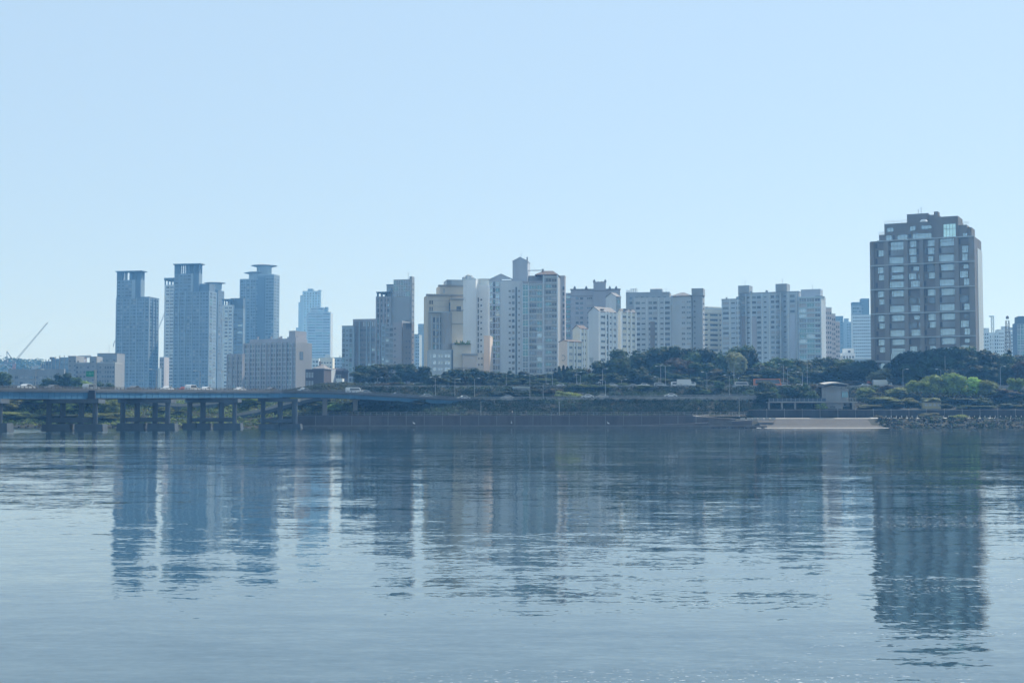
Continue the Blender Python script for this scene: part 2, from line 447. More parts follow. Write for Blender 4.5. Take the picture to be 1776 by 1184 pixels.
# roads
M_RAILC = pmat('rail_concrete', (0.27, 0.27, 0.265), 0.8, 0.15, 0.6); M_RAILB = pmat('bridge_rail', (0.13, 0.14, 0.15), 0.8, 0.15, 0.6)
M_ASPHL = pmat('worn_asphalt', (0.09, 0.09, 0.09), 0.9, 0.2, 0.6)
def zroad1(x):
    return 9.85 + 0.9 * max(0, min(1, (x - 0) / 80))
mb = MB()
rx = [-16 + 6*i for i in range(18)]
quadstrip(mb, rx, lambda x: (x, 500.0, zroad1(x)), lambda x: (x, 509, zroad1(x)), M_ASPHL)
quadstrip(mb, rx, lambda x: (x, 500.0, zroad1(x) - 2.0), lambda x: (x, 500.0, zroad1(x)), M_CONC)
quadstrip(mb, rx, lambda x: (x, 509.0, zroad1(x)), lambda x: (x, 509.0, zroad1(x) - 1.5), M_CONC)
for y in (502, 504.5, 507):
    for a in rx[:-1]:
        mb.poly([(a, y, zroad1(a) + .02), (a + 3, y, zroad1(a + 3) + .02), (a + 3, y + .15, zroad1(a + 3) + .02), (a, y + .15, zroad1(a) + .02)], M_BRIGHT)
o = mb.build('ramp_road'); tag(o, kind='structure')
def guardrail(name, label, pts, h=0.75):
    mb = MB()
    for p, q in zip(pts[:-1], pts[1:]):
        p = Vector(p); q = Vector(q); d = q - p
        nrm = Vector((-d.y, d.x, 0)).normalized() * .12
        for (za, zb, w) in ((0.0, .32, 1.0), (h - .2, h, .7)):
            A = p - nrm*w; B = q - nrm*w; Cc = q + nrm*w; D = p + nrm*w
            up0 = Vector((0, 0, za)); up1 = Vector((0, 0, zb))
            mb.poly([A+up0, B+up0, B+up1, A+up1], M_RAILC); mb.poly([A+up1, B+up1, Cc+up1, D+up1], M_RAILC); mb.poly([D+up0, D+up1, Cc+up1, Cc+up0], M_RAILC)
        nn_ = max(1, int(d.length / 2))
        for i in range(nn_):
            c = p + d * i / nn_; mb.box(c.x - .08, c.x + .08, c.y - .08, c.y + .08, c.z, c.z + h - .1, M_RAILC)
    o = mb.build(name); tag(o, label, 'guardrail'); return o
guardrail('guardrail', 'pale concrete guardrail of the ramp road above the vegetated bank', [(x, 500.1, zroad1(x)) for x in rx])
mb = MB()
ex = [-60 + 10*i for i in range(46)]
def zx(x): return 14.5
quadstrip(mb, ex, lambda x: (x, 526, zx(x)), lambda x: (x, 541, zx(x)), M_ASPH)
for y in (529.5, 533, 536.5):
    for a in ex[:-1]:
        mb.poly([(a, y, zx(a) + .02), (a + 5, y, zx(a) + .02), (a + 5, y + .15, zx(a) + .02), (a, y + .15, zx(a) + .02)], M_BRIGHT)
mb.box(-60, 400, 525.6, 525.98, 13.8, 14.65, M_CONC)
o = mb.build('expressway'); tag(o, kind='structure')
guardrail('guardrail', 'grey guardrail along the upper expressway in front of the trees', [(x, 525.8, 14.66) for x in ex[::2]], .55)

# ------------------------------------------------------------------ bridge
BR = [(-90, 666.8, 326), (0, 668.2, 340), (100, 669.6, 357), (170, 670.6, 371), (250, 671.6, 391), (370, 672.6, 425), (480, 673.6, 458), (560, 675.2, 474), (620, 677.6, 484), (700, 682.6, 491), (770, 686.5, 495), (830, 688.6, 499.5)]
def br_point(t):     # t = px
    for a, b in zip(BR[:-1], BR[1:]):
        if a[0] <= t <= b[0]:
            u = (t - a[0]) / (b[0] - a[0]); py = a[1]*(1-u)+b[1]*u; Y = a[2]*(1-u)+b[2]*u
            return Vector((Xat(t, Y, py), Y, Zat(py, Y)))
pts = [br_point(t) for t in range(-90, 831, 20)]      # top of the railing, near edge
br = empty('road_bridge', (pts[0].x, pts[0].y, 0)); BM = Matrix.Translation((-pts[0].x, -pts[0].y, 0))
tag(br, 'long blue steel girder road bridge on concrete piers descending to the bank', 'bridge')
def bwid(t): return 15.0 if t < 480 else 15.0 - (t - 480) / 350 * 7.0
deck = MB(); gird = MB(); rail = MB(); gird2 = MB()
M_STEELD = pmat('steel_dark', (0.035, 0.055, 0.085), .6, .15, .4)
for i, (p, q) in enumerate(zip(pts[:-1], pts[1:])):
    t = -90 + 20 * i; w0, w1 = bwid(t), bwid(t + 20); hr = 1.0
    gd0 = 1.75 if t < 150 else (1.5 if t < 480 else 1.25)
    P0 = p - Vector((0, 0, hr)); Q0 = q - Vector((0, 0, hr))
    P1 = P0 + Vector((0, w0, 0)); Q1 = Q0 + Vector((0, w1, 0)); dn = Vector((0, 0, -.5))
    ov = Vector((0, -.6, 0))
    deck.poly([P0+ov, Q0+ov, Q1, P1], M_ASPH); deck.poly([P0+ov+dn, P0+ov, P1, P1+dn], M_CONC) if i == 0 else None
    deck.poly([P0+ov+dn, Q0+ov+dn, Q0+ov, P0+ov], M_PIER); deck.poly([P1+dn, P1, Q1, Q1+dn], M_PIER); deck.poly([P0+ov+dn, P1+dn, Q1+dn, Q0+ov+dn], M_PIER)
    for (yy, mat, G) in ((0.0, M_STEELB, gird), (.5, M_STEELD, gird2)):
        for fr in ((0.0,) if yy == 0 else (.33, .66, .96)):
            a = P0 + Vector((0, w0*fr, -.5)); b = Q0 + Vector((0, w1*fr, -.5)); g_ = Vector((0, 0, -gd0)); th = Vector((0, .5, 0))
            G.poly([a+g_, b+g_, b, a], mat); G.poly([a+g_+th, a+th, b+th, b+g_+th], mat)
            G.poly([a+g_-Vector((0, .25, 0)), a+g_+th, b+g_+th, b+g_-Vector((0, .25, 0))], mat)
            G.poly([a+g_-Vector((0, .25, 0)), b+g_-Vector((0, .25, 0)), b+g_+Vector((0, -.25, .12)), a+g_+Vector((0, -.25, .12))], M_STEELD)
        if yy == 0:
            for s_ in (0.25, .75):
                c = P0.lerp(Q0, s_); gird.box(c.x-.04, c.x+.04, c.y-.12, c.y, c.z-.5-gd0+.13, c.z-.52, M_STEELB)
    for side, base0, base1 in ((0, P0+Vector((0,-.45,0)), Q0+Vector((0,-.45,0))), (1, P1-Vector((0,.3,0)), Q1-Vector((0,.3,0)))):
        d = base1 - base0
        for za, zb in ((0, .5), (.88, 1.0), (.68, .74)):
            u0 = Vector((0,0,za)); u1 = Vector((0,0,zb)); th = Vector((0,.2,0))
            rail.poly([base0+u0, base1+u0, base1+u1, base0+u1], M_RAILB); rail.poly([base0+u1, base1+u1, base1+u1+th, base0+u1+th], M_RAILB); rail.poly([base0+u0+th, base0+u1+th, base1+u1+th, base1+u0+th], M_RAILB)
        for s_ in range(3):
            c = base0 + d * s_ / 3; rail.box(c.x-.07, c.x+.07, c.y+.02, c.y+.18, c.z+.4, c.z+.95, M_RAILB)
deck.build('deck', br, M=BM); gird.build('girder', br, M=BM); gird2.build('inner_girders', br, M=BM)
rail.build('railing', br, M=BM)
# piers: (column px, width px, row 0 front / 1 rear)
def pier(footings, cols, Yf, pyb, ztop, tie=True, fh=2.0):
    s_ = Yf / F
    root = MB()
    out = []
    for a, b in footings:
        xa, xb = Xat(a, Yf, 740), Xat(b, Yf, 740)
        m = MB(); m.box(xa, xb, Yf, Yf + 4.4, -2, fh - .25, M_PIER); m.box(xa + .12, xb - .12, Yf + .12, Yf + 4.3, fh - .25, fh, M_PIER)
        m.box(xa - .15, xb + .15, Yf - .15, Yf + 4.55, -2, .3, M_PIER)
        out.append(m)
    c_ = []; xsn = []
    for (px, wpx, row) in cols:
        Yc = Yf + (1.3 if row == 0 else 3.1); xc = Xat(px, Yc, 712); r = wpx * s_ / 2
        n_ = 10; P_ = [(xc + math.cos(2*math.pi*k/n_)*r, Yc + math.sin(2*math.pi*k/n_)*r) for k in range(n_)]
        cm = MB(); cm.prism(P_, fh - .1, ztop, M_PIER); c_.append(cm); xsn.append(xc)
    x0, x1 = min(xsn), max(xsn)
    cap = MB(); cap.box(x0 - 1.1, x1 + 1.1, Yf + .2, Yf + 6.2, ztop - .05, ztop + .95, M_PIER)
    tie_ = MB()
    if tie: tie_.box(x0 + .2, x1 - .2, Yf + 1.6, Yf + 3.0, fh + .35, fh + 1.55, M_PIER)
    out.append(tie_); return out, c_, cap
GR = [([(-40, 12)], [(-22, 10, 0), (0, 9, 1)], 334, True, 2.0),
      ([(72, 121), (129, 178)], [(85, 9.5, 0), (109, 10, 1), (141, 10, 1), (165, 9.5, 0)], 357, True, 1.72),
      ([(202, 249), (255, 303)], [(213, 9, 0), (238, 9.5, 1), (269, 9.5, 1), (291, 9, 0)], 391, True, 1.8),
      ([(317, 339), (341, 363), (370, 417)], [(329, 9, 0), (352, 9.5, 1), (384, 9.5, 1), (407, 8, 0)], 424, True, 1.75),
      ([(449, 484), (486, 521)], [(456, 8, 1), (486, 9, 1), (511, 10, 0)], 455, True, 1.4)]
for foots, cols, Yf, tie, fh in GR:
    pxm = sum(c[0] for c in cols) / len(cols); bp = br_point(max(-89, min(pxm, 820)))
    ft, c_, cap = pier(foots, cols, Yf, 0, bp.z - 1.0 - .5 - 1.75 - .9, tie, fh)
    M_ = MB()
    pr = cap.build('pier', br, M=BM)
    for m in c_: m.build('column', pr)
    for m in ft[:-1]: m.build('footing', pr)
    ft[-1].build('tie_beam', pr)
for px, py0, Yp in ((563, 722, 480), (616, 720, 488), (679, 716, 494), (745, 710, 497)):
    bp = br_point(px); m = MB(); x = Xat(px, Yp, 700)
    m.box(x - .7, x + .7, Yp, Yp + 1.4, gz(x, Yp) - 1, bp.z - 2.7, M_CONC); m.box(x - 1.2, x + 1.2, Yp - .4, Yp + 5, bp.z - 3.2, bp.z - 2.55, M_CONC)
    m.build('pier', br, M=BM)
# expansion-joint box of the bridge near the sign
p = br_point(157); m = MB(); m.box(p.x - 1.6, p.x + 1.4, p.y - .95, p.y - .15, p.z - 3.1, p.z - .95, M_STEELD); m.build('joint_cover', br, M=BM)

# lower curved ramps seen through the piers
def ramp(label, cps, width, cat='ramp'):
    pp = []
    for (px, py, Y) in cps: pp.append(Vector((Xat(px, Y, py), Y, Zat(py, Y))))
    # subdivide (catmull)
    out = []
    for i in range(len(pp) - 1):
        p0 = pp[max(0, i-1)]; p1 = pp[i]; p2 = pp[i+1]; p3 = pp[min(len(pp)-1, i+2)]
        for k in range(6):
            t = k / 6
            out.append(0.5 * ((2*p1) + (p2-p0)*t + (2*p0-5*p1+4*p2-p3)*t*t + (3*p1-p0-3*p2+p3)*t**3))
    out.append(pp[-1])
    rt = empty('access_ramp', (out[0].x, out[0].y, out[0].z)); MM = Matrix.Translation(-out[0]); tag(rt, label, cat, 'curved ramps under the bridge')
    d = MB(); r1_ = MB(); r2_ = MB(); cols_ = []
    for p, q in zip(out[:-1], out[1:]):
        w_ = Vector((0, width, 0)); h = Vector((0, 0, -1.1)); u = Vector((0, 0, .9)); t = Vector((0, .2, 0))
        d.poly([p, q, q+w_, p+w_], M_ASPH); d.poly([p+h, q+h, q, p], M_PIER); d.poly([p+h, p+h+w_, q+h+w_, q+h], M_PIER); d.poly([p+w_, q+w_, q+h+w_, p+h+w_], M_PIER)
        for o_, r in ((Vector((0,-.02,0)), r1_), (w_ - t, r2_)):
            r.poly([p+o_, q+o_, q+u+o_, p+u+o_], M_CONC); r.poly([p+u+o_, q+u+o_, q+u+t+o_, p+u+t+o_], M_RAILC); r.poly([p+o_+t, p+u+o_+t, q+u+o_+t, q+o_+t], M_CONC)
    for p in out[3::7]:
        zg = gz(p.x, p.y + width/2); c = MB(); cols_.append(c); c.box(p.x-.6, p.x+.6, p.y+width/2-.6, p.y+width/2+.6, zg-1, p.z-1.15, M_PIER)
    d.build('deck', rt, M=MM); r1_.build('parapet', rt, M=MM); r2_.build('parapet', rt, M=MM); [c.build('column', rt, M=MM) for c in cols_]
ramp('curved ramp with pale parapet sagging across the view under the left bridge spans', [(200, 693, 505), (250, 698, 500), (300, 704, 497), (350, 703, 497), (400, 696, 500), (430, 690, 505)], 6)
ramp('narrow straight ramp falling to the left under the bridge, lowest of the ramps', [(405, 722, 484), (450, 714, 487), (495, 702, 490), (540, 691, 492), (570, 688, 494)], 4)
ramp('short upper ramp branching off beneath the right end of the bridge', [(455, 712, 499), (500, 704, 500), (560, 691, 502)], 4)
# ------------------------------------------------------------------ buildings
WMESH = {}
def win_mesh(w, h, style, glass, frame):
    key = (round(w, 1), round(h, 1), style, glass.name, frame.name)
    if key in WMESH: return WMESH[key]
    w, h = key[0], key[1]
    m = MB(); fr = 0.09 if style != 'big' else 0.12
    m.box(-w/2, w/2, -.07, 0.02, -h/2, h/2, frame)
    m.box(-w/2+fr, w/2-fr, -.10, -.06, -h/2+fr, h/2-fr, glass)
    if style == 'two': m.box(-.05, .05, -.13, -.09, -h/2+fr, h/2-fr, frame)
    if style == 'multi' or style == 'big':
        n_ = max(2, int(round(w / 1.25)))
        for i in range(1, n_):
            x = -w/2 + w * i / n_; m.box(x-.05, x+.05, -.13, -.09, -h/2+fr, h/2-fr, frame)
        if style == 'big' and h > 2.4: m.box(-w/2+fr, w/2-fr, -.125, -.095, h*.12-.05, h*.12+.05, frame)
    if style == 'case':
        for sx in (-1, 1):
            m.box(sx*(w/2-.75)-.05, sx*(w/2-.75)+.05, -.13, -.09, -h/2+fr, h/2-fr, frame)
            a, b = sorted((sx*(w/2-.7), sx*(w/2-fr))); m.box(a, b, -.125, -.095, -h*.12-.05, -h*.12+.05, frame)
        n_ = max(1, int(round((w-1.5) / 1.3)))
        for i in range(1, n_):
            x = -(w-1.5)/2 + (w-1.5)*i/n_; m.box(x-.04, x+.04, -.13, -.09, -h/2+fr, h/2-fr, frame)
    WMESH[key] = m.mesh('window'); return WMESH[key]

SEP = {'pilaster', 'spandrel', 'recess_shade', 'cornice_band', 'cornice', 'floor_band', 'stair_box', 'blind_panel', 'drum', 'roof_disc', 'bay', 'roof_box', 'flank_panel', 'shaft_panel', 'side_panel', 'lower_wall', 'end_tower_'}
class Bld:
    def __init__(s, name, label, px, Y, rz=0.0, group=None, cat='building', z0=12.0, py=600):
        s.rz = R(rz); s.o = Vector((Xat(px, Y, py), Y, z0)); s.Y = Y; s.s = Y / F
        s.root = empty(name, s.o, s.rz); tag(s.root, label, cat, group)
        s.parts = {}; s.sep = []; s.wins = []; s.c, s.n = math.cos(s.rz), math.sin(s.rz); s.py = py
    def W(s, lx, ly): return s.o.x + lx*s.c - ly*s.n, s.o.y + lx*s.n + ly*s.c
    def L(s, px, ly=0.0, py=None):
        a, b = -400.0, 400.0
        py = s.py if py is None else py
        for _ in range(40):
            m = (a + b) / 2; x, y = s.W(m, ly); 
            if y < 20: a = m; continue
            if proj(x, y, Zat(py, y))[0] < px: a = m
            else: b = m
        return (a + b) / 2
    def z(s, py, lx=0.0, ly=0.0):
        x, y = s.W(lx, ly); return Zat(py, y) - s.o.z
    def dep(s, lx, pxb, ly=0.0):      # depth so that the right back corner shows at pxb
        a, b = 0.5, 90.0
        for _ in range(30):
            m = (a + b) / 2; x, y = s.W(lx, ly + m)
            if proj(x, y, Zat(s.py, y))[0] < pxb: a = m
            else: b = m
        return (a + b) / 2
    def part(s, name):
        if name in SEP:
            m = MB(); s.sep.append((name, m)); return m
        if name not in s.parts: s.parts[name] = MB()
        return s.parts[name]
    def vol(s, px0, px1, pyt, m, pxb=None, d=14, yo=0.0, pyb=None, name='wall', ov=0.0):
        x0, x1 = s.L(px0, yo), s.L(px1, yo); zt = s.z(pyt, (x0 + x1)/2, yo); zb = 0 if pyb is None else s.z(pyb, (x0+x1)/2, yo)
        if pxb is not None: d = min(45, s.dep(x1, pxb, yo))
        s.part(name).box(x0 - ov, x1 + ov, yo - ov, yo + d + ov, zb, zt, m)
        return dict(x0=x0, x1=x1, zt=zt, zb=zb, y=yo, d=d)
    def add(s, x, y, z, w, h, face, style, glass, frame): s.wins.append((w*h, x, y, z, w, h, face, style, glass, frame))
    def rows(s, v, cols, fh=3.0, top=1.0, zmin=None, face='F', frac=True, bands=None, skip=0.0, frame=None, rseed=1):
        """cols: list of (u0,u1,kind); kind gives height/style/glass"""
        rnd = random.Random(rseed * 977 + int(v['zt'] * 10) + len(s.wins))
        L_ = (v['x1'] - v['x0']) if face == 'F' else v['d']
        zmin = (v['zb'] + 4) if zmin is None else zmin
        n_ = int((v['zt'] - top - zmin) / fh)
        for i in range(n_):
            zc = v['zt'] - top - fh * (i + .5)
            for (u0, u1, kd) in cols:
                if rnd.random() < skip: continue
                w = (u1 - u0) * L_; u = (u0 + u1)/2 * L_
                st, hf, gl = KINDS[kd]
                glass = rnd.choices([g_ for g_, _ in gl], [q for _, q in gl])[0]
                fr = frame or (M_FRAME if kd in 'gGtB' else M_FRAMED)
                h = fh * hf
                if w < 0.25: continue
                if face == 'F': s.add(v['x0'] + u, v['y'], zc, w, h, 'F', st, glass, fr)
                else: s.add(v['x1'], v['y'] + u, zc, w, h, 'R', st, glass, fr)
        if bands:
            bn, bm, bh, bo = bands
            for i in range(n_ + 1):
                z = v['zt'] - top - fh * i
                if face == 'F': s.part(bn).box(v['x0'], v['x1'], v['y'] - bo, v['y'] + .1, z - bh/2, z + bh/2, bm)
                else: s.part(bn).box(v['x1'] - .1, v['x1'] + bo, v['y'], v['y'] + v['d'], z - bh/2, z + bh/2, bm)
    def piers(s, v, us, w, m, o=.35, name='pilaster', face='F', zt=None, zb=None):
        L_ = (v['x1'] - v['x0']) if face == 'F' else v['d']
        zt = v['zt'] if zt is None else zt; zb = v['zb'] if zb is None else zb
        for u in us:
            if face == 'F': x = v['x0'] + u * L_; s.part(name).box(x - w/2, x + w/2, v['y'] - o, v['y'] + .1, zb, zt + .003, m)
            else: y = v['y'] + u * L_; s.part(name).box(v['x1'] - .1, v['x1'] + o, y - w/2, y + w/2, zb, zt + .003, m)
    def par(s, v, m, h=.9, t=.35, name='parapet'):
        z0 = v['zt']; x0, x1, y0, y1 = v['x0'], v['x1'], v['y'], v['y'] + v['d']; P_ = s.part(name); e = .06
        P_.box(x0 - e, x1 + e, y0 - e, y0 + t, z0 - .15, z0 + h, m); P_.box(x0 - e, x1 + e, y1 - t, y1 + e, z0 - .15, z0 + h, m)
        P_.box(x0 - e, x0 + t, y0 + t, y1 - t, z0 - .15, z0 + h - .003, m); P_.box(x1 - t, x1 + e, y0 + t, y1 - t, z0 - .15, z0 + h - .003, m)
    def gable(s, v, h, m, axis='y', ov=.5, name='roof', wall=None):
        x0, x1, y0, y1, z = v['x0'], v['x1'], v['y'], v['y'] + v['d'], v['zt']; P_ = s.part(name)
        if axis == 'y':      # ridge along depth; gable faces front
            xm = (x0 + x1) / 2
            if wall: s.part('gable_wall').poly([(x0, y0 - .02, z - .02), (x1, y0 - .02, z - .02), (xm, y0 - .02, z + h)], wall)
            for a, b in ((x0 - ov, xm), (x1 + ov, xm)):
                za = z - ov * h / ((x1 - x0) / 2); t = .25
                q = [(a, y0 - ov, za), (b, y0 - ov, z + h), (b, y1 + ov, z + h), (a, y1 + ov, za)]
                P_.poly(q, m); P_.poly([(p[0], p[1], p[2] + t) for p in q], m); P_.poly([q[0], q[1], (q[1][0], q[1][1], q[1][2]+t), (q[0][0], q[0][1], q[0][2]+t)], m)
                P_.poly([q[0], q[3], (q[3][0], q[3][1], q[3][2]+t), (q[0][0], q[0][1], q[0][2]+t)], m)
        else:
            ym = (y0 + y1) / 2
            if wall:
                for x in (x0 - .02, x1 + .02): s.part('gable_wall').poly([(x, y0, z - .02), (x, y1, z - .02), (x, ym, z + h)], wall)
            for a in (y0 - ov, y1 + ov):
                za = z - ov * h / ((y1 - y0) / 2); t = .25
                q = [(x0 - ov, a, za), (x1 + ov, a, za), (x1 + ov, ym, z + h), (x0 - ov, ym, z + h)]
                P_.poly(q, m); P_.poly([(p[0], p[1], p[2] + t) for p in q], m)
                for i in range(4):
                    A, B = q[i], q[(i+1) % 4]; P_.poly([A, B, (B[0], B[1], B[2]+t), (A[0], A[1], A[2]+t)], m)
    def hip(s, v, h, m, ov=.4, name='roof', r=.35):
        x0, x1, y0, y1, z = v['x0'] - ov, v['x1'] + ov, v['y'] - ov, v['y'] + v['d'] + ov, v['zt'] + .02; P_ = s.part(name)
        xa, xb = x0 + (x1-x0)*r, x1 - (x1-x0)*r; ym = (y0 + y1)/2; t = .3
        P_.box(x0, x1, y0, y1, z, z + t, m); z += t
        P_.poly([(x0,y0,z),(x1,y0,z),(xb,ym,z+h),(xa,ym,z+h)], m); P_.poly([(x1,y1,z),(x0,y1,z),(xa,ym,z+h),(xb,ym,z+h)], m)
        P_.poly([(x1,y0,z),(x1,y1,z),(xb,ym,z+h)], m); P_.poly([(x0,y1,z),(x0,y0,z),(xa,ym,z+h)], m)
    def antenna(s, x, y, z, h, m=None):
        m = m or M_POLE; a = MB(); a.tube((x, y, z), (x, y, z + h), .12, .05, m, 5)
        for k in (.7, .85): a.tube((x - h*.12, y, z + h*k), (x + h*.12, y, z + h*k), .04, .04, m, 4)
        a.build('antenna', s.root)
    def vents(s, v, n, m, seed=1):
        rnd = random.Random(seed)
        for i in range(n):
            x = rnd.uniform(v['x0'] + 1, v['x1'] - 1); y = v['y'] + rnd.uniform(.5, min(4, v['d'] - 1)); h = rnd.uniform(.8, 1.6)
            a = MB(); a.box(x - .4, x + .4, y - .4, y + .4, v['zt'], v['zt'] + h, m); a.box(x - .55, x + .55, y - .55, y + .55, v['zt'] + h, v['zt'] + h + .25, m); a.build('roof_vent', s.root)
    def done(s, cap=100):
        for nme, mb in list(s.parts.items()) + s.sep: mb.build(nme, s.root)
        ws = sorted(s.wins, key=lambda t: -t[0]); far = MB()
        for i, (_, x, y, z, w, h, face, st, gl, fr) in enumerate(ws):
            me = win_mesh(w, h, st, gl, fr)
            M_ = Matrix.Translation((x, y, z)) @ (Matrix.Rotation(math.pi/2, 4, 'Z') if face == 'R' else Matrix.Rotation(-math.pi/2, 4, 'Z') if face == 'L' else Matrix.Identity(4))
            if i < cap: link('window', me, s.root, M_)
            else:
                i0 = len(far.v); far.v += [tuple(M_ @ v.co) for v in me.vertices]
                ks = [far.mi(m) for m in me.materials]
                for p in me.polygons: far.f.append(tuple(i0 + k for k in p.vertices)); far.m.append(ks[p.material_index])
        if far.f: o = far.build('windows', s.root); o['kind'] = 'stuff'
        return s.root
KINDS = {  # style, height fraction of the floor, glass mix
 'w': ('two', .48, [(G_DARK, 5), (G_MID, 5), (G_CURT, 1)]),
 'v': ('two', .58, [(G_DARK, 2), (G_MID, 6), (G_SKY, 1)]),
 's': ('two', .28, [(G_DARK, 5), (G_MID, 3)]),
 'g': ('multi', .74, [(G_TEAL, 5), (G_MID, 4), (G_SKY, 2), (G_CURT, 1)]),
 'G': ('multi', .60, [(G_MID, 5), (G_DARK, 4), (G_TEAL, 3), (G_CURT, 1)]),
 't': ('big', .97, [(G_TEAL, 2), (G_MID, 3)]),
 'B': ('multi', .42, [(G_DARK, 5), (G_MID, 4), (G_CURT, 2)]),
 'n': ('two', .75, [(G_DARK, 5), (G_MID, 3), (G_TEAL, 2)]),
 'S': ('case', .72, [(G_SKY, 8), (G_MID, 2)]),
}
def ev(n, a, b, gap=.3, kd='w'):        # n evenly spaced columns in [a,b]
    w = (b - a) / n
    return [(a + w*i + w*gap/2, a + w*(i+1) - w*gap/2, kd) for i in range(n)]
def frame_crown(b, v, pyt, m, ov=1.2, nx=5, slab=.9):
    """open concrete frame with a flat roof slab on top of volume v"""
    zt = b.z(pyt, v['x0'], v['y']); P_ = b.part('roof_crown')
    P_.box(v['x0'] - .3, v['x1'] + ov, v['y'] - ov, v['y'] + v['d'], zt - slab, zt, m)
    for i in range(nx):
        x = v['x0'] + (v['x1'] - v['x0'] - .9) * i / (nx - 1)
        for y in (v['y'] + .1, v['y'] + v['d'] - 1.0): P_.box(x, x + .9, y, y + .9, v['zt'] - .05, zt - slab + .01, m)
    return zt

W_BLUE = wallm('blue_grey', (0.165, 0.205, 0.235)); W_BLUEL = wallm('pale_blue_grey', (0.27, 0.31, 0.335)); W_BLUED = wallm('dark_blue_grey', (0.11, 0.14, 0.17))
W_PALE = wallm('pale', (0.55, 0.55, 0.53)); W_CREAM = wallm('cream', (0.60, 0.54, 0.45)); W_BEIGE = wallm('beige', (0.50, 0.41, 0.32)); W_TAN = wallm('tan', (0.29, 0.265, 0.25))
W_PEACH = wallm('peach', (0.52, 0.415, 0.35)); W_BROWN = wallm('brown', (0.225, 0.215, 0.205)); W_BROWNL = wallm('brown_light', (0.27, 0.26, 0.25)); W_GREY = wallm('grey', (0.38, 0.385, 0.385)); W_GREYD = wallm('mid_grey', (0.26, 0.265, 0.27))
W_TAUPE = wallm('taupe', (0.19, 0.17, 0.165)); W_WHITE = wallm('white', (0.66, 0.67, 0.66)); W_MAUVE = wallm('mauve', (0.31, 0.285, 0.29)); W_DKBR = wallm('dark_brown', (0.09, 0.075, 0.07))

W_OLD = wallm('old_grey', (.21, .205, .20)); W_OLDL = wallm('old_pale', (.30, .295, .28))
# --- far left low blocks
b = Bld('low_office_block', 'long low white block behind the bridge at the far left edge', 15, 900, -5, z0=10)
v = b.vol(15, 112, 642, W_OLD, pxb=114); b.par(v, W_OLD, .8); b.rows(v, ev(11, .02, .98, .35, 'w'), 3.6, 2.6, zmin=3); b.vents(v, 3, W_OLD, 3); b.done()
b = Bld('building_under_construction', 'dark unfinished building with ragged sloping roofline behind the long low block', 68, 1150, 0, z0=12)
v = b.vol(68, 120, 640, W_BLUED, d=20)
for i, (a, c, t) in enumerate(((72, 80, 632), (80, 90, 626), (90, 104, 622), (104, 120, 619.5))):
    v = b.vol(a, c, t, W_BLUE if i % 2 else W_BLUED, d=18 - i, yo=.5 + i * .4, pyb=641); b.rows(v, ev(3, .05, .95, .3, 'v'), 3.2, .8, zmin=v['zb'])
    b.piers(v, [0.02, .5, .98], .5, M_CONC, .5, zt=v['zt'] + 1.5, zb=v['zb'])
b.part('gantry').box(b.L(86), b.L(119), 3, 4, b.z(622.5), b.z(621.5), M_FRAMED); b.part('gantry').box(b.L(85), b.L(93), 2, 4, b.z(623), b.z(619), M_FRAMED)
b.done()
b = Bld('apartment_slab', 'pale low apartment slab with two stair towers left of the tall stepped tower', 130, 950, -6, z0=10)
v = b.vol(130, 200, 630, W_OLD, d=13); b.rows(v, ev(4, .02, .38, .5, 'w') + ev(7, .54, .99, .45, 'w'), 3.0, 1.2, zmin=3); b.par(v, W_OLDL, .7)
v2 = b.vol(119.5, 132, 617, W_OLD, d=14, yo=-.8); b.rows(v2, [(.1, .3, 's'), (.75, .95, 's')], 3.0, 2, zmin=3)
v3 = b.vol(156, 168, 618, W_OLD, d=10, yo=-1.2); b.rows(v3, [(.4, .6, 's')], 3.0, 2, zmin=3); b.vents(v, 4, W_OLD, 5)
b.done()
b = Bld('apartment_slab', 'mauve brown block peeping over the pale slab beside the tall stepped tower', 169, 1080, -6, z0=12)
v = b.vol(169, 203, 613.5, W_OLD, d=16); b.rows(v, ev(5, .05, .95, .5, 'w'), 3, 3.5, zmin=6); b.par(v, W_BROWN, .5); b.antenna(v['x0'] + 8, 3, v['zt'], 7); b.done()

# --- left tower group
def tower_face(b, v, ncol, fh, seed, zmin=8, kinds='wwvwww'):
    cols = ev(ncol, .02, .98, .28, 'w'); rnd = random.Random(seed)
    cols = [(a, c, rnd.choice(kinds)) for a, c, _ in cols]
    b.rows(v, cols, fh, .6, zmin=zmin, rseed=seed)
b = Bld('stepped_tower', 'tall blue-grey stepped tower standing alone, leftmost of the high-rises', 201, 1290, -12, 'blue-grey towers on the left', 'tower')
v = b.vol(201, 258, 516.5, W_BLUE, pxb=275); tower_face(b, v, 10, 3.0, 3); b.piers(v, [0, .18, .42, .62, .86, 1], .7, W_BLUEL, .5); b.par(v, W_BLUED, .8)
b.rows(v, [(.08, .3, 'n'), (.4, .62, 'v'), (.72, .9, 'n')], 3.0, .6, zmin=8, face='R'); b.piers(v, [.35, .66], 1.0, W_BLUED, .6, face='R')
v2 = b.vol(201, 243, 485.5, W_BLUE, pxb=249.5, yo=.3, pyb=518); b.rows(v2, [(.04, .14, 'w'), (.22, .30, 's'), (.36, .48, 'w'), (.50, .62, 'w')], 3.0, .6, zmin=v2['zb'] - 2)
b.piers(v2, [.70], 3.4, W_BLUEL, .45, name='pilaster'); b.part('shaft_panel').box(v2['x0'] + (v2['x1']-v2['x0'])*.78, v2['x1'], -.35, .5, v2['zb'], v2['zt'], W_BLUED)
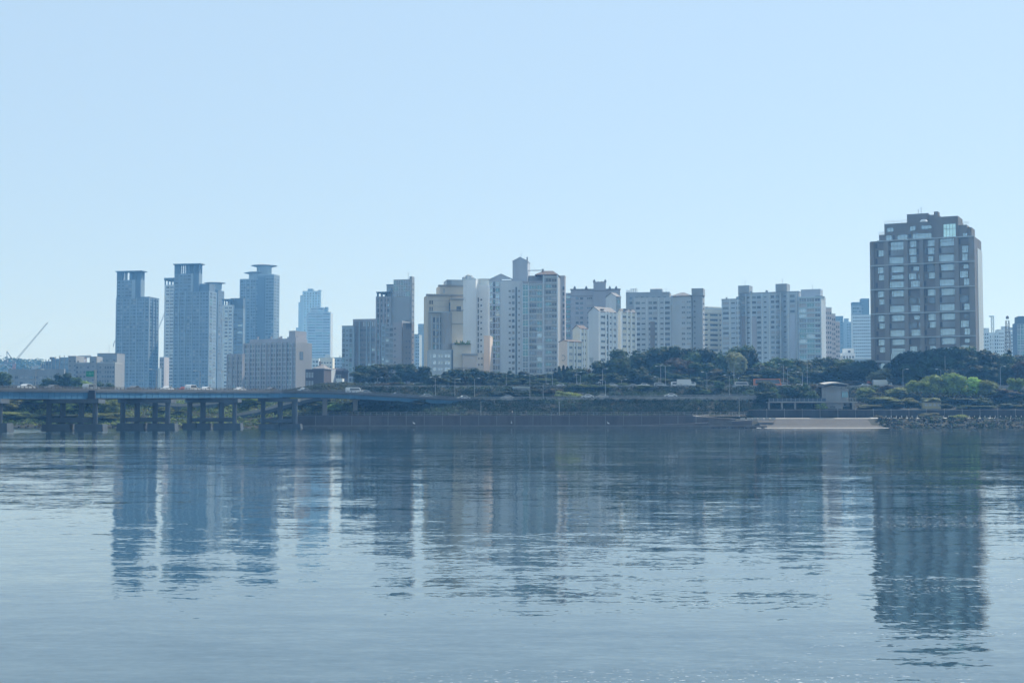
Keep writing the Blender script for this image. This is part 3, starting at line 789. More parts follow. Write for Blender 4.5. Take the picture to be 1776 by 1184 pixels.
zt = frame_crown(b, v2, 470.5, W_BLUED, 2.4, 6); b.part('roof_crown').box(v2['x0'] + 12, v2['x1'] - .5, 2, v2['d'] - 1, v2['zt'], zt - 1, W_BLUED); b.part('roof_crown').box(v2['x0'], v2['x0'] + 5, .2, 5, v2['zt'], zt - 1, W_BLUED)
b.done()
b = Bld('stepped_tower', 'tallest blue-grey stepped tower with flat crown and pale wing on its left', 301, 1270, -12, 'blue-grey towers on the left', 'tower')
v = b.vol(301, 362, 505, W_BLUE, pxb=375); tower_face(b, v, 11, 3.0, 5); b.piers(v, [0, .15, .33, .52, .74, 1], .7, W_BLUEL, .5); b.rows(v, [(.1, .4, 'n'), (.55, .9, 'v')], 3.0, .6, zmin=8, face='R')
vv = b.vol(340, 362, 492, W_BLUED, pxb=372, yo=2, pyb=506)
v2 = b.vol(301, 344, 474.5, W_BLUE, pxb=349.5, yo=.3, pyb=506); b.rows(v2, [(.04, .16, 'w'), (.24, .32, 's'), (.38, .52, 'w'), (.54, .66, 'w')], 3.0, .6, zmin=v2['zb'] - 2)
b.piers(v2, [.72], 2.0, W_BLUEL, .45); b.part('shaft_panel').box(v2['x0'] + (v2['x1']-v2['x0'])*.78, v2['x1'], -.35, .5, v2['zb'], v2['zt'], W_BLUED)
zt = frame_crown(b, v2, 458, W_BLUED, 2.4, 6); b.part('roof_crown').box(v2['x0'] + 10, v2['x1'] - .5, 2, v2['d'] - 1, v2['zt'], zt - 1, W_BLUED); b.part('roof_crown').box(v2['x0'], v2['x0'] + 4.5, .2, 5, v2['zt'], zt - 1, W_BLUED)
v3 = b.vol(284, 301.3, 494, W_PALE, d=14, yo=2.5, name='wing'); b.rows(v3, [(.18, .50, 'v'), (.58, .92, 'v')], 3.0, .8, zmin=6, frame=M_FRAME); b.piers(v3, [.05, .54, .97], .5, W_PALE, .4)
frame_crown(b, v3, 482, W_BLUED, .4, 4, 2.2)
b.done()
b = Bld('disc_roof_tower', 'blue-grey tower with a small flared disc roof, behind the tallest stepped tower', 360, 1340, -12, 'blue-grey towers on the left', 'tower')
v = b.vol(358, 377, 503, W_BLUED, pxb=388); b.rows(v, ev(3, .05, .95, .3, 'n'), 3, .6, zmin=30); b.rows(v, [(.15, .4, 'w'), (.6, .85, 'w')], 3, .6, zmin=30, face='R')
cx = b.L(369, 8); cy = 9; z0_ = b.z(503); z1_ = b.z(491); r = 6.5
def ngon(cx, cy, r, n=16): return [(cx + math.cos(2*math.pi*k/n)*r, cy + math.sin(2*math.pi*k/n)*r) for k in range(n)]
b.part('drum').prism(ngon(cx, cy, 7.4), z0_, z1_, W_BLUEL)
q_ = b.part('roof_disc'); q_.prism(ngon(cx + 1, cy, 3.4), z1_ - .2, z1_ + .8, W_GREYD, sc=3.0); q_.prism(ngon(cx + 1, cy, 10.3), z1_ + .8, z1_ + 1.6, W_GREYD, sc=.55)
b.done()
b = Bld('apartment_tower', 'shorter tower with pale window grid and open crown in front of the disc-roofed high-rise', 385, 1220, -14, 'blue-grey towers on the left', 'tower')
v = b.vol(385, 404, 529, W_PALE, d=14); b.rows(v, [(.22, .50, 'v'), (.60, .88, 'v')], 3.0, .8, zmin=6, frame=M_FRAME); b.piers(v, [.05, .55, .96], .5, W_PALE, .4)
frame_crown(b, v, 518.5, W_BLUED, .3, 5, 1.2)
v = b.vol(404.2, 421, 535, W_BLUE, pxb=424.5, yo=1.0); b.rows(v, [(.05, .38, 'v'), (.46, .95, 'v')], 3.0, .8, zmin=6); vv = b.vol(399, 421, 517, W_BLUED, pxb=424, yo=2.0, pyb=536)
b.done()
b = Bld('disc_roof_tower', 'tall rounded tower with two flared disc roofs, rightmost of the left high-rise group', 416, 1420, -14, 'blue-grey towers on the left', 'tower')
v = b.vol(415.5, 449, 484.5, W_BLUE, d=22); tower_face(b, v, 6, 3.0, 8, zmin=20); b.piers(v, [0, .3, .55, .8], .6, W_BLUEL, .4); b.par(v, W_BLUEL, .6)
v2 = b.vol(446, 474, 477, W_BLUE, pxb=484, yo=-2.5, pyb=None); b.rows(v2, [(.52, .66, 'w'), (.70, .84, 'w'), (.87, .98, 'w')], 3, 2.5, zmin=20); b.part('curved_panel').box(v2['x0'], v2['x0'] + (v2['x1']-v2['x0'])*.46, -2.9, -2.2, 0, v2['zt'] - 2, W_BLUED)
b.rows(v2, [(.1, .4, 'v'), (.55, .9, 'v')], 3, 2.5, zmin=20, face='R'); b.par(v2, W_BLUEL, .8)
cx = b.L(457, 10); cx2 = b.L(444, 8)
b.part('drum').prism(ngon(cx, 10, 13.0*.56*1), b.z(478), b.z(461), W_BLUEL); b.part('drum').prism(ngon(cx2, 9, 8.0), b.z(485), b.z(472.5), W_BLUEL)
q_ = b.part('roof_disc'); q_.prism(ngon(cx, 10, 6.6), b.z(463), b.z(460.3), W_GREYD, sc=2.0); q_.prism(ngon(cx, 10, 13.1), b.z(460.3), b.z(457.8), W_GREYD, sc=.5)
q_ = b.part('roof_disc'); q_.prism(ngon(cx2 - 1.5, 9, 6.5), b.z(474.5), b.z(472.8), W_GREYD, sc=1.8); q_.prism(ngon(cx2 - 1.5, 9, 11.6), b.z(472.8), b.z(470.8), W_GREYD, sc=.6)
b.done()
# gap building between the first two towers
b = Bld('narrow_block', 'narrow mauve block in the gap between the two tall stepped towers', 277, 1100, -5, z0=10)
v = b.vol(277, 285, 619, W_MAUVE, d=12); b.rows(v, [(.15, .4, 'w'), (.6, .85, 'w')], 3, 1, zmin=4); v = b.vol(274.5, 279, 638, W_PALE, d=8, yo=-3); b.done()

# --- beige low slab
b = Bld('apartment_slab', 'broad greyish beige apartment slab with dense window grid and pinkish blank right flank', 424, 880, -24, z0=10)
v = b.vol(424, 513, 594, W_TAN, pxb=541); b.rows(v, ev(18, .005, .93, .42, 'n'), 2.75, .8, zmin=3, frame=M_FRAME, bands=('floor_band', W_GREY, .35, .25))
b.piers(v, [.0, .11, .22, .33, .44, .52, .63, .74, .83, .94], .7, W_MAUVE, .9)
v2 = b.vol(433, 513, 587.5, W_MAUVE, pxb=533, yo=2, pyb=596); v3 = b.vol(498, 513, 584, W_MAUVE, pxb=531, yo=3, pyb=596); v4 = b.vol(501, 512, 573.5, W_MAUVE, pxb=531.5, yo=4, pyb=590)
b.vents(v2, 6, W_MAUVE, 2); b.add(v['x1'], v['d'] * .35, v['zt'] - 8, 4, 5, 'R', 'two', G_DARK, M_FRAMED)
b.done()
b = Bld('apartment_slab', 'small low wing with thin vertical piers left of the broad beige slab', 395, 860, -24, z0=10)
v = b.vol(395, 421, 615, W_TAN, pxb=425); b.rows(v, ev(6, .02, .98, .4, 'n'), 2.75, .8, zmin=3, frame=M_FRAME); b.piers(v, [0, .33, .66, 1], .5, W_MAUVE, .7); b.par(v, W_MAUVE, .5); b.done()

# --- far pale pair
b = Bld('office_tower', 'pale hazy office tower with stepped left edge and rooftop mast, farthest of the skyline', 518, 2300, -4, z0=15, cat='tower')
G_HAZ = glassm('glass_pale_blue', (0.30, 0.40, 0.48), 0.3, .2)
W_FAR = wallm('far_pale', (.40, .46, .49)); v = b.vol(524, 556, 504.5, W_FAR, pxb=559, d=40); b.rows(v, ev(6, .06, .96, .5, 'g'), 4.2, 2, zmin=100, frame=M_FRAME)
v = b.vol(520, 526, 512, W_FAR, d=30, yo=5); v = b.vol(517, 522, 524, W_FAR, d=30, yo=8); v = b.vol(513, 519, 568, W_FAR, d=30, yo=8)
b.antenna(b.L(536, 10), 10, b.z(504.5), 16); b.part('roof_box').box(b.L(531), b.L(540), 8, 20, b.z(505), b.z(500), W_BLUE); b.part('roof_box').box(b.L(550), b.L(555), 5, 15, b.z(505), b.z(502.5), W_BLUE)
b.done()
b = Bld('office_tower', 'pale banded office tower with cut-off upper corner in front of the masted one', 533, 2100, -4, z0=15, cat='tower')
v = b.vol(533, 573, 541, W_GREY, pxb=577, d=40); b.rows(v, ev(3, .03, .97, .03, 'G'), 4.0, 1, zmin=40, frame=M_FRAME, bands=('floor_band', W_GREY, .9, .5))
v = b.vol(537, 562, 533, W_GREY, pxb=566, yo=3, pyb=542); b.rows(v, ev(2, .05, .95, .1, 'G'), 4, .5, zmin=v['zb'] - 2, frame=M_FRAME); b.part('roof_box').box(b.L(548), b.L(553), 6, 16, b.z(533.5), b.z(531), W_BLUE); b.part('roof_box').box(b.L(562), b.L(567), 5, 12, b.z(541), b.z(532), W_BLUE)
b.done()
# --- small buildings between
b = Bld('low_block', 'small pale low block just right of the broad beige slab', 541, 1150, 0, z0=12); v = b.vol(541, 553, 622, W_PALE, d=10); b.rows(v, ev(2, .05, .95, .2, 'G'), 3.2, .8, zmin=5); b.par(v, W_PALE, .5); b.done()
b = Bld('low_block', 'cream low block with a round-arched roof panel below the banded office tower', 555, 1050, 0, z0=12)
v = b.vol(555, 577, 620, W_CREAM, d=12); b.rows(v, ev(4, .05, .95, .4, 's'), 3.0, 2.2, zmin=6); b.part('arched_panel').prism([(v['x0']+3, 0), (v['x0']+8, 0), (v['x0']+8, .6), (v['x0']+3, .6)], v['zt'], v['zt'] + 2.4, W_PALE, sc=.5); b.done()
b = Bld('low_block', 'pale bluish low block under the sky gap beside the brown-grey cluster', 577, 1250, 0, z0=12); v = b.vol(577, 597, 619.5, W_BLUEL, d=12); b.rows(v, ev(3, .05, .95, .3, 'w'), 3.0, 1.2, zmin=6); b.vents(v, 2, W_GREY, 5); b.done()
b = Bld('dark_house', 'dark brown house with hipped roof behind the bridge', 530, 720, -8, z0=10, cat='house')
v = b.vol(530, 562, 640, W_DKBR, d=14); b.rows(v, [(.04, .14, 'v'), (.18, .28, 'v'), (.34, .42, 'v')], 4.2, .8, zmin=3, frame=M_FRAME)
v2 = dict(v); v2['x0'] = b.L(543); b.hip(v2, 2.2, M_ROOFG, .3); b.part('chimney').box(b.L(549), b.L(551), 5, 6, v['zt'], v['zt'] + 4.2, W_DKBR); b.done()
b = Bld('low_block', 'pale rendered block between the two dark houses', 562, 730, -8, z0=10); v = b.vol(562, 571.5, 640.5, W_GREY, d=12); b.rows(v, [(.3, .5, 's')], 4, 1, zmin=3); b.par(v, W_GREY, .4); b.done()
b = Bld('dark_house', 'dark block with red roof strip left of the brown-grey cluster', 571.5, 745, -8, z0=10, cat='house')
v = b.vol(571.6, 594, 644, W_DKBR, d=12); b.rows(v, [(.06, .4, 'G'), (.5, .9, 'G')], 3.6, 1, zmin=3); b.hip(v, 1.5, M_ROOFR, .5, r=.1); b.done()
b = Bld('low_block', 'little pale annex in front of the red roofed dark block', 583, 700, 0, z0=10); v = b.vol(583, 594, 657, W_PALE, d=8); b.rows(v, [(.15, .4, 's'), (.6, .85, 's')], 3, .8, zmin=3); b.par(v, W_PALE, .3); b.done()

# --- brown-grey cluster
b = Bld('apartment_slab', 'broad brown-grey slab with stepped roof, left part of the brown-grey cluster', 593, 850, -16, 'brown-grey cluster', z0=12)
v = b.vol(593, 614, 566, W_BLUEL, pxb=622); b.rows(v, [(.05, .25, 'n'), (.35, .5, 's'), (.62, .82, 'n')], 2.9, 1, zmin=3); b.par(v, W_GREYD, .5)
v = b.vol(612, 654, 556.5, W_TAUPE, d=14, yo=1.5); b.rows(v, [(.05, .10, 's')] + ev(4, .30, .56, .3, 'w') + [(.62, .72, 'v'), (.76, .92, 'v')], 2.9, 4, zmin=3); b.piers(v, [.28, .58, .74, .95], .7, W_BLUEL, .8); b.par(v, W_MAUVE, 1.2)
b.piers(v, [x/11 for x in range(5, 11)], .6, W_PALE, .2, name='roof_frieze', zb=v['zt']-3.2, zt=v['zt']-.6); b.done()
b = Bld('apartment_tower', 'grey tower with open concrete frame on its roof, middle of the brown-grey cluster', 653, 800, -16, 'brown-grey cluster', 'tower')
v = b.vol(653, 676, 514, W_GREYD, d=14); b.rows(v, [(.06, .22, 'n'), (.30, .42, 'w'), (.62, .72, 'v'), (.8, .95, 'v')], 2.9, .6, zmin=6); b.piers(v, [.0, .26, .55, .76], .7, W_MAUVE, .5); frame_crown(b, v, 506, W_BLUED, .2, 4, .6)
v = b.vol(670, 683, 494.5, W_GREYD, d=12, yo=2.5); b.rows(v, [(.2, .8, 'v')], 2.9, 1, zmin=60); b.par(v, W_BLUED, .5); v = b.vol(670, 677, 500, W_BLUEL, d=8, yo=1.5, pyb=515)
v = b.vol(661, 668, 562, W_BLUEL, d=3, yo=-2.5, name='bay'); b.rows(v, [(.2, .8, 'v')], 2.9, .6, zmin=6); v = b.vol(668, 682, 565, W_GREYD, d=3, yo=-3, name='bay'); b.rows(v, [(.05, .45, 'v'), (.55, .95, 'v')], 2.9, .6, zmin=6)
b.done()
b = Bld('apartment_tower', 'tall tower with glazed top floors and a big blank panel, highest of the brown-grey cluster', 682, 780, -16, 'brown-grey cluster', 'tower')
v = b.vol(682, 714, 484.5, W_GREYD, pxb=718.5); x0, x1 = v['x0'], v['x1']
v2 = dict(v); v2['x1'] = x0 + (x1-x0)*.93; v2['zb'] = b.z(512); b.rows(v2, ev(7, .01, .99, .08, 't'), 3.0, .4, zmin=v2['zb'] - 1.5, frame=M_FRAME)
b.part('blank_panel').box(x0 + .5, x0 + (x1-x0)*.9, -.35, .2, b.z(556), b.z(515.5), W_GREYD); b.part('roof_box').box(x0 + (x1-x0)*.83, x0 + (x1-x0)*.97, 1, 5, v['zt'], v['zt'] + 1.6, W_GREYD)
b.rows(v, [(.15, .3, 's'), (.6, .75, 's')], 3, 1, zmin=20, face='R'); b.antenna(x0 + 7.5, 3, v['zt'], 4.5); b.done()
b = Bld('apartment_slab', 'lower taupe block with dark square opening in front of the tall glazed-top tower', 681, 740, -16, 'brown-grey cluster', z0=12)
v = b.vol(682, 697, 558, W_MAUVE, d=12); b.rows(v, [(.1, .3, 's')], 2.9, 2, zmin=3); b.par(v, W_GREYD, .6)
v = b.vol(698, 714, 560, W_TAUPE, pxb=718, yo=-1); b.part('opening_shade').box(b.L(704, -1.05), b.L(713.5, -1.05), -1.2, -.5, b.z(568), b.z(560.8), M_FRAMED)  # dark plates on the wall paint in the shade of openings
for k in range(3): b.part('opening_shade').box(b.L(704.5 + k*3.2, -1.05), b.L(706.2 + k*3.2, -1.05), -1.2, -.5, b.z(571), b.z(568.8), M_FRAMED)
b.rows(v, [(.36, .5, 's'), (.70, .8, 's')], 2.9, 8, zmin=3); b.rows(v, [(.3, .7, 's')], 2.9, 3, zmin=3, face='R')
b.done()
b = Bld('apartment_tower', 'pale blue tower in the narrow gap left of the beige stepped building', 725, 1400, -8, cat='tower')
v = b.vol(725, 738, 562, W_BLUEL, pxb=744); b.rows(v, [(.05, .2, 's'), (.75, .95, 'w')], 3, 2, zmin=5); b.hip(v, 1.0, W_BLUEL, 0, r=.4)
b.done()
b = Bld('apartment_tower', 'low grey sliver of a tower right beside the brown-grey cluster', 718, 1300, -8, cat='tower'); v = b.vol(717, 727, 580, W_BLUEL, d=12); b.rows(v, [(.4, .6, 'w'), (.75, .95, 'w')], 3, 1, zmin=5); b.par(v, W_BLUE, .4); b.done()
M_RED = pmat('crane_red', (0.42, 0.16, 0.10), .6, .1); M_CRANE = pmat('crane_grey', (0.20, 0.19, 0.19), .6, .1)
# --- beige stepped building
b = Bld('stepped_apartment_building', 'beige building stepping down in terraces with planted roof, left of the white towers', 742, 640, 10, z0=14)
v = b.vol(742, 803, 511, W_BEIGE, d=16, yo=2.0); b.rows(v, [(.04, .08, 'v'), (.10, .14, 'v')], 3.0, 2.0, zmin=3); b.part('cornice').box(v['x0'] - .8, v['x1'], 1.4, 3, v['zt'] - .5, v['zt'] + .2, W_TAN)
v = b.vol(763, 803, 495, W_BEIGE, d=14, yo=4.0, pyb=512); 
b.part('cornice').box(v['x0'] - .7, v['x1'], 3.5, 6, v['zt'] - .35, v['zt'] + .2, W_TAN); b.part('roof_opening').box(b.L(768, 4), b.L(771.5, 4), 3.9, 4.3, b.z(508, 0, 4), b.z(500, 0, 4), G_CURT)
v = b.vol(775, 803, 485, W_GREY, d=12, yo=5.5, pyb=496); b.part('roof_box').box(b.L(775, 5), b.L(783, 5), 5.2, 7, b.z(492), b.z(483.5), W_GREYD)
v = b.vol(744, 786, 541, wallm('grey_beige', (.33, .30, .27)), d=4, yo=0.0, name='lower_wall'); b.rows(v, [(.17, .25, 'n'), (.28, .40, 'v'), (.44, .48, 'n'), (.56, .60, 'n')], 3.0, 2.0, zmin=b.z(608)); b.part('cornice').box(v['x0'] - .3, v['x1'], -.5, .3, v['zt'] - .3, v['zt'] + .3, W_GREY)
b.piers(v, [.10, .27, .42, .52, .62], .5, W_GREY, .6, zt=b.z(547))
xc = b.L(775, 0); b.part('round_bay').prism([(xc + math.cos(a*math.pi/8)*2.7, .2 + math.sin(a*math.pi/8)*2.7) for a in range(16)], b.z(608), b.z(541.5), W_TAN)
v = b.vol(781, 803, 519, W_BEIGE, d=5, yo=-1.5, name='lower_wall'); b.part('cornice').box(v['x0'] - .3, v['x1'] + .3, -2.0, -1, b.z(538), b.z(537), W_TAN)
b.part('side_panel').box(v['x0'] - .15, v['x0'] + 1.2, -1.4, 3, b.z(606), b.z(524), W_BLUED)
b.add(b.L(795.5, -1.5), -1.5, b.z(535), 2.0, 2.1, 'F', 'two', G_DARK, M_FRAMED); b.part('cornice').box(v['x0'], v['x1'] + .2, -1.85, -1, b.z(561.3), b.z(560.5), W_TAN)
b.part('cornice').box(v['x0'] - .3, v['x1'] + .3, -2.0, -1, v['zt'] - .2, v['zt'] + .3, W_TAN)
v = b.vol(744.5, 783, 606.5, W_GREY, d=8, yo=-6, name='lower_wall'); b.rows(v, [(.03, .08, 'n'), (.17, .31, 'v'), (.41, .49, 'v'), (.53, .60, 'v'), (.70, .80, 'v'), (.82, .94, 'v')], 2.95, 1.2, zmin=4, frame=M_FRAME)
for w_ in [w for w in b.wins if w[2] == -6]:
    b.wins.remove(w_); b.wins.append(w_[:8] + (G_BRI,) + w_[9:])
v = b.vol(783, 786, 606.5, W_BLUED, d=8, yo=-5.6, name='lower_wall')
v = b.vol(786, 817, 597, W_BEIGE, d=12, yo=-6.5, name='lower_wall'); b.par(v, W_TAN, .5); vA = v
v = b.vol(803, 828, 613.5, W_PEACH, d=9, yo=-8, name='lower_wall'); b.part('cornice').box(v['x0'] - .3, v['x1'] + .4, -8.4, -7, v['zt'] - .6, v['zt'] + .1, W_TAN); b.part('cornice').box(v['x0'] - 4, v['x1'] + .3, -8.3, -7, b.z(637.5, 0, -8), b.z(636.5, 0, -8), W_TAN)
b.root_ = b.root
dv = MB(); zz = b.z(519) ; xa = b.L(784, 0)
dv.tube((xa, 1, zz), (xa, 1, zz + 2.6), .1, .1, M_CRANE, 5); dv.tube((xa - 1.2, 1, zz + 1.2), (b.L(806), 0, zz + 1.0), .09, .07, M_CRANE, 5); dv.tube((b.L(806), 0, zz + 1.0), (b.L(807), 0, zz - .8), .05, .05, M_CRANE, 4); dv.tube((xa, 1, zz + 2.6), (b.L(806), 0, zz + 1.0), .04, .04, M_CRANE, 4)
dv.build('davit', b.root)
for k in range(7): b.part('wall_joint').box(b.L(744.5, 1.95), b.L(803, 1.95), 1.9, 2.1, b.z(515 + k*5.2) - .05, b.z(515 + k*5.2) + .05, W_TAN) if k in (1, 3) else None
terr = vA; beige = b; b.done()
b = Bld('apartment_tower', 'white tower with rooftop tanks rising behind the beige stepped building', 803, 720, -14, 'white towers in the middle', 'tower')
v = b.vol(803, 825, 485, W_WHITE, pxb=829); b.par(v, W_PALE, .5); 
for k, (px, t) in enumerate(((805, 481), (808, 479), (812, 477.5), (816, 478.5), (819, 481))):
    cx = b.L(px, 4); m = MB(); m.prism(ngon(cx, 4 + (k % 2), 1.1, 10), v['zt'], b.z(t, cx, 4), W_GREY); m.prism(ngon(cx, 4 + (k % 2), 1.1, 10), b.z(t, cx, 4), b.z(t, cx, 4) + .5, W_GREY, sc=.3); m.build('water_tank', b.root)
v2 = b.vol(827, 848, 494, W_WHITE, d=14, yo=3.5); b.rows(v2, [(.08, .16, 'n'), (.30, .42, 's')], 2.9, 6, zmin=6)
cx = b.L(840, 9); m = MB(); m.prism(ngon(cx, 9, 3.6, 18), v2['zt'], b.z(484.5, cx, 9), W_PALE); m.prism(ngon(cx, 9, 4.0, 18), b.z(485.5, cx, 9), b.z(484.2, cx, 9), W_PALE); m.build('round_tank_room', b.root)
b.done()
b = Bld('narrow_block', 'narrow peach rendered wall beside the dark edge of the big glazed tower', 838, 660, -5, z0=12)
v = b.vol(839, 849.5, 583, W_PEACH, d=14); v2 = b.vol(827, 839, 612, W_GREY, d=10, yo=.5); b.rows(v2, [(.2, .4, 's'), (.6, .85, 's')], 2.9, 1, zmin=4); b.par(v, W_PEACH, .3); b.done()

# --- big glazed tower
b = Bld('apartment_tower', 'big grey-blue apartment tower with tall gabled stair shaft and glazed balconies in the centre', 849, 700, -8, 'white towers in the middle', 'tower')
W_LAV = wallm('lavender_grey', (0.37, 0.385, 0.42)); W_LAVL = wallm('pale_lavender', (0.46, 0.47, 0.48))
v = b.vol(848.5, 868, 484, W_LAV, d=14, yo=.8); b.rows(v, [(.03, .30, 'g'), (.34, .52, 'n'), (.56, .94, 'g')], 2.9, 1.0, zmin=5, skip=.04)
b.gable(dict(x0=v['x0'], x1=b.L(889, .8), y=.8, d=14, zt=v['zt'] - .2), 2.6, W_LAVL, 'y', .2, wall=W_LAV)
v = b.vol(868, 906, 487, W_LAVL, d=15, yo=0); b.rows(v, [(.38, .47, 's'), (.53, .64, 'w'), (.82, .88, 's')], 2.9, 3.5, zmin=5); b.part('shaft_recess').box(v['x0'] + (v['x1']-v['x0'])*.68, v['x0'] + (v['x1']-v['x0'])*.76, -.05, .3, 0, v['zt'] - 3, W_BLUED); b.par(v, W_LAV, .4)
v = b.vol(889, 915, 453, W_LAV, d=10, yo=1.2, name='stair_shaft'); b.gable(v, 1.9, W_LAV, 'y', .15, wall=W_LAV); b.antenna((v['x0']+v['x1'])/2, 5, v['zt'] + 1.5, 3.2); b.part('stair_shaft').box(v['x1'] - .5, v['x1'] + .2, 1, 2, v['zt'] - 1, v['zt'] + 2, W_LAV)
v = b.vol(906, 943, 489.5, W_GREYD, d=16, yo=-1.2); b.rows(v, [(.01, .28, 't'), (.33, .66, 'G'), (.69, .93, 'g')], 2.9, 1.0, zmin=5, frame=M_FRAME, bands=('floor_band', W_PALE, .32, .25)); b.piers(v, [.0, .30, .97], .55, W_LAVL, .5); b.par(v, W_MAUVE, .6)
v = b.vol(943, 967, 477, W_GREYD, pxb=972, yo=-2.2); b.rows(v, [(.14, .55, 'G'), (.58, .97, 'B')], 2.9, 1.0, zmin=5, frame=M_FRAME, bands=('floor_band', W_PALE, .3, .25)); b.piers(v, [.0, .99], .6, W_LAVL, .5); b.hip(dict(v, x0=b.L(929, -1.2)), 2.4, M_ROOFR, .3, r=.28)
v = b.vol(906, 945, 478, W_GREYD, d=10, yo=4, pyb=491); b.part('roof_beam').box(b.L(914, 3), b.L(944, 3), 3, 4, b.z(469.3), b.z(468.3), W_GREYD); b.vents(dict(v, zt=v['zt'] + 2.5), 1, W_GREY, 2)
b.done()
b = Bld('apartment_tower', 'slim mauve-grey tower with blue glazing attached right of the big glazed tower', 972, 725, -8, 'white towers in the middle', 'tower')
v = b.vol(971.5, 979.5, 479.5, W_MAUVE, pxb=981.5); b.rows(v, [(.55, .98, 'v')], 2.9, 4.5, zmin=5); b.par(v, W_MAUVE, .5); b.done()

# --- castellated brown block
b = Bld('castellated_block', 'mauve brown apartment block with castle-like pinnacles and raised centre on its roof', 981, 860, -4, z0=12)
v = b.vol(981, 991, 508, W_MAUVE, d=12, yo=2); b.rows(v, [(.05, .85, 'v')], 2.9, 1, zmin=5)
for w_ in list(b.wins): b.wins.remove(w_); b.wins.append(w_[:8] + (G_SKY if random.random() < .5 else G_TEAL,) + w_[9:])
v = b.vol(990, 1076, 501.5, W_MAUVE, d=14); b.rows(v, [(.10, .16, 'w'), (.19, .25, 'w'), (.32, .44, 'B'), (.76, .84, 'w'), (.88, .95, 'w')], 2.9, 4, zmin=5); b.part('cornice').box(v['x0'] - .3, v['x1'] + .3, -.4, .3, v['zt'] - .5, v['zt'] + .25, W_TAUPE)
b.part('cornice').box(v['x0'] - .3, v['x1'] + .3, -.3, .2, v['zt'] - 4.2, v['zt'] - 3.8, W_TAUPE)
v2 = b.vol(1029.5, 1051, 490, W_MAUVE, d=12, yo=-1.5); b.par(v2, W_MAUVE, .5); b.part('cornice').box(v2['x0'] - .3, v2['x1'] + .3, -1.8, -1.2, v2['zt'] - 5, v2['zt'] - 4.6, W_TAUPE)
for px, pyb in ((997, 501.5), (1017, 501.5), (1031, 490), (1038, 490), (1044, 490), (1050, 490), (1058, 501.5), (1069, 501.5)):
    x = b.L(px, -.5); m = MB(); z = b.z(pyb, x, 0); hh = .35 if px in (1038, 1044) else .8; m.box(x-.7, x+.7, -.9, .5, z, z + hh, W_TAUPE); m.prism([(x-.8, -1), (x+.8, -1), (x+.8, .6), (x-.8, .6)], z + hh, z + hh*2.6, W_TAUPE, sc=.05); m.build('pinnacle', b.root)
b.done()
# --- gabled slabs (turned so that the long fronts catch the sun)
def gabslab(label, pxg, pxc, pxe, pyt, apex, Y, wallg, wallf, cols, rz=46, fh=2.9, yo=0, roof=None, group='gabled slabs'):
    """left gable from pxg to pxc, long front from pxc to pxe"""
    b = Bld('gabled_apartment_slab', label, pxc, Y, rz, group, z0=12)
    x1 = b.L(pxe, 0); a, d = 2.0, 40.0
    for _ in range(30):
        m = (a + d) / 2; x, y = b.W(0, m)
        if proj(x, y, Zat(600, y))[0] > pxg: a = m
        else: d = m
    d = min(a, 16.0); zt = b.z(pyt)
    v = dict(x0=0, x1=x1, zt=zt, zb=0, y=0, d=d); b.part('wall').box(0, x1, 0, d, 0, zt, wallf); b.part('gable_wall').box(-.12, .1, 0, d, 0, zt - .01, wallg)
    h = b.z(apex) - zt; b.gable(v, h, roof or M_ROOFG, 'x', .25, wall=wallg)
    b.rows(v, cols, fh, 1.0, zmin=4); return b, v
b, v = gabslab('small peach slab with blank gable and low gabled roof, lowest of the gabled slabs', 969.5, 985, 1009, 592.5, 589, 630, wallm('pale_peach', (.70, .52, .42)), W_CREAM, [(.08, .32, 'B'), (.46, .56, 's'), (.66, .95, 'B')], 44, roof=M_ROOFR)
b.piers(v, [.0, .40, .62, 1.0], .5, W_WHITE, .5); m = MB(); m.box(.35, .6, 0, 0, 0, 0, W_TAN)
em = MB(); cy, cz = v['d']*.5, v['zt'] - 7      # faded round emblem on the gable
for k in range(14):
    a0, a1 = math.pi*.25 + k*.33, math.pi*.25 + (k+1)*.33
    em.poly([(-.16, cy + math.cos(a0)*1.0, cz + math.sin(a0)*1.0), (-.16, cy + math.cos(a1)*1.0, cz + math.sin(a1)*1.0), (-.16, cy + math.cos(a1)*1.35, cz + math.sin(a1)*1.35), (-.16, cy + math.cos(a0)*1.35, cz + math.sin(a0)*1.35)], W_TAN)
em.build('gable_emblem', b.root); b.done()
b, v = gabslab('cream slab with pointed gable standing just behind the small peach slab', 993.5, 1007, 1019, 570, 564, 660, W_CREAM, W_CREAM, [(.1, .4, 'B'), (.6, .75, 's')], 44, roof=M_ROOFR); b.piers(v, [.0, .5, 1.0], .5, W_WHITE, .4); b.vents(v, 2, W_TAUPE, 3); b.done()
b, v = gabslab('white striped slab with blank grey gable, in front of the castellated block', 1021, 1039.5, 1069, 540, 531.5, 680, W_LAVL, W_WHITE, [(.05, .32, 'B'), (.42, .50, 'n'), (.60, .70, 's'), (.80, .97, 'B')], 46)
b.piers(v, [0, .36, .54, .76, 1], .8, W_WHITE, .6); b.vents(v, 3, W_TAUPE, 4); b.done()
b, v = gabslab('narrow white slab with tall gable between the striped slab and the grey slab', 1051, 1069, 1077, 514.5, 507.5, 730, W_LAVL, W_GREYD, [(.2, .8, 'g')], 46); b.done()
b, v = gabslab('cream striped slab end, immediately left of the wide grey slab with hipped corner', 1074, 1077.5, 1102, 540, 535.5, 700, W_CREAM, W_CREAM, [(.05, .34, 'B'), (.46, .60, 's'), (.76, .95, 'B')], 46)
b.piers(v, [0, .40, .68, 1], .8, W_WHITE, .6); b.vents(v, 3, W_TAUPE, 6); b.done()

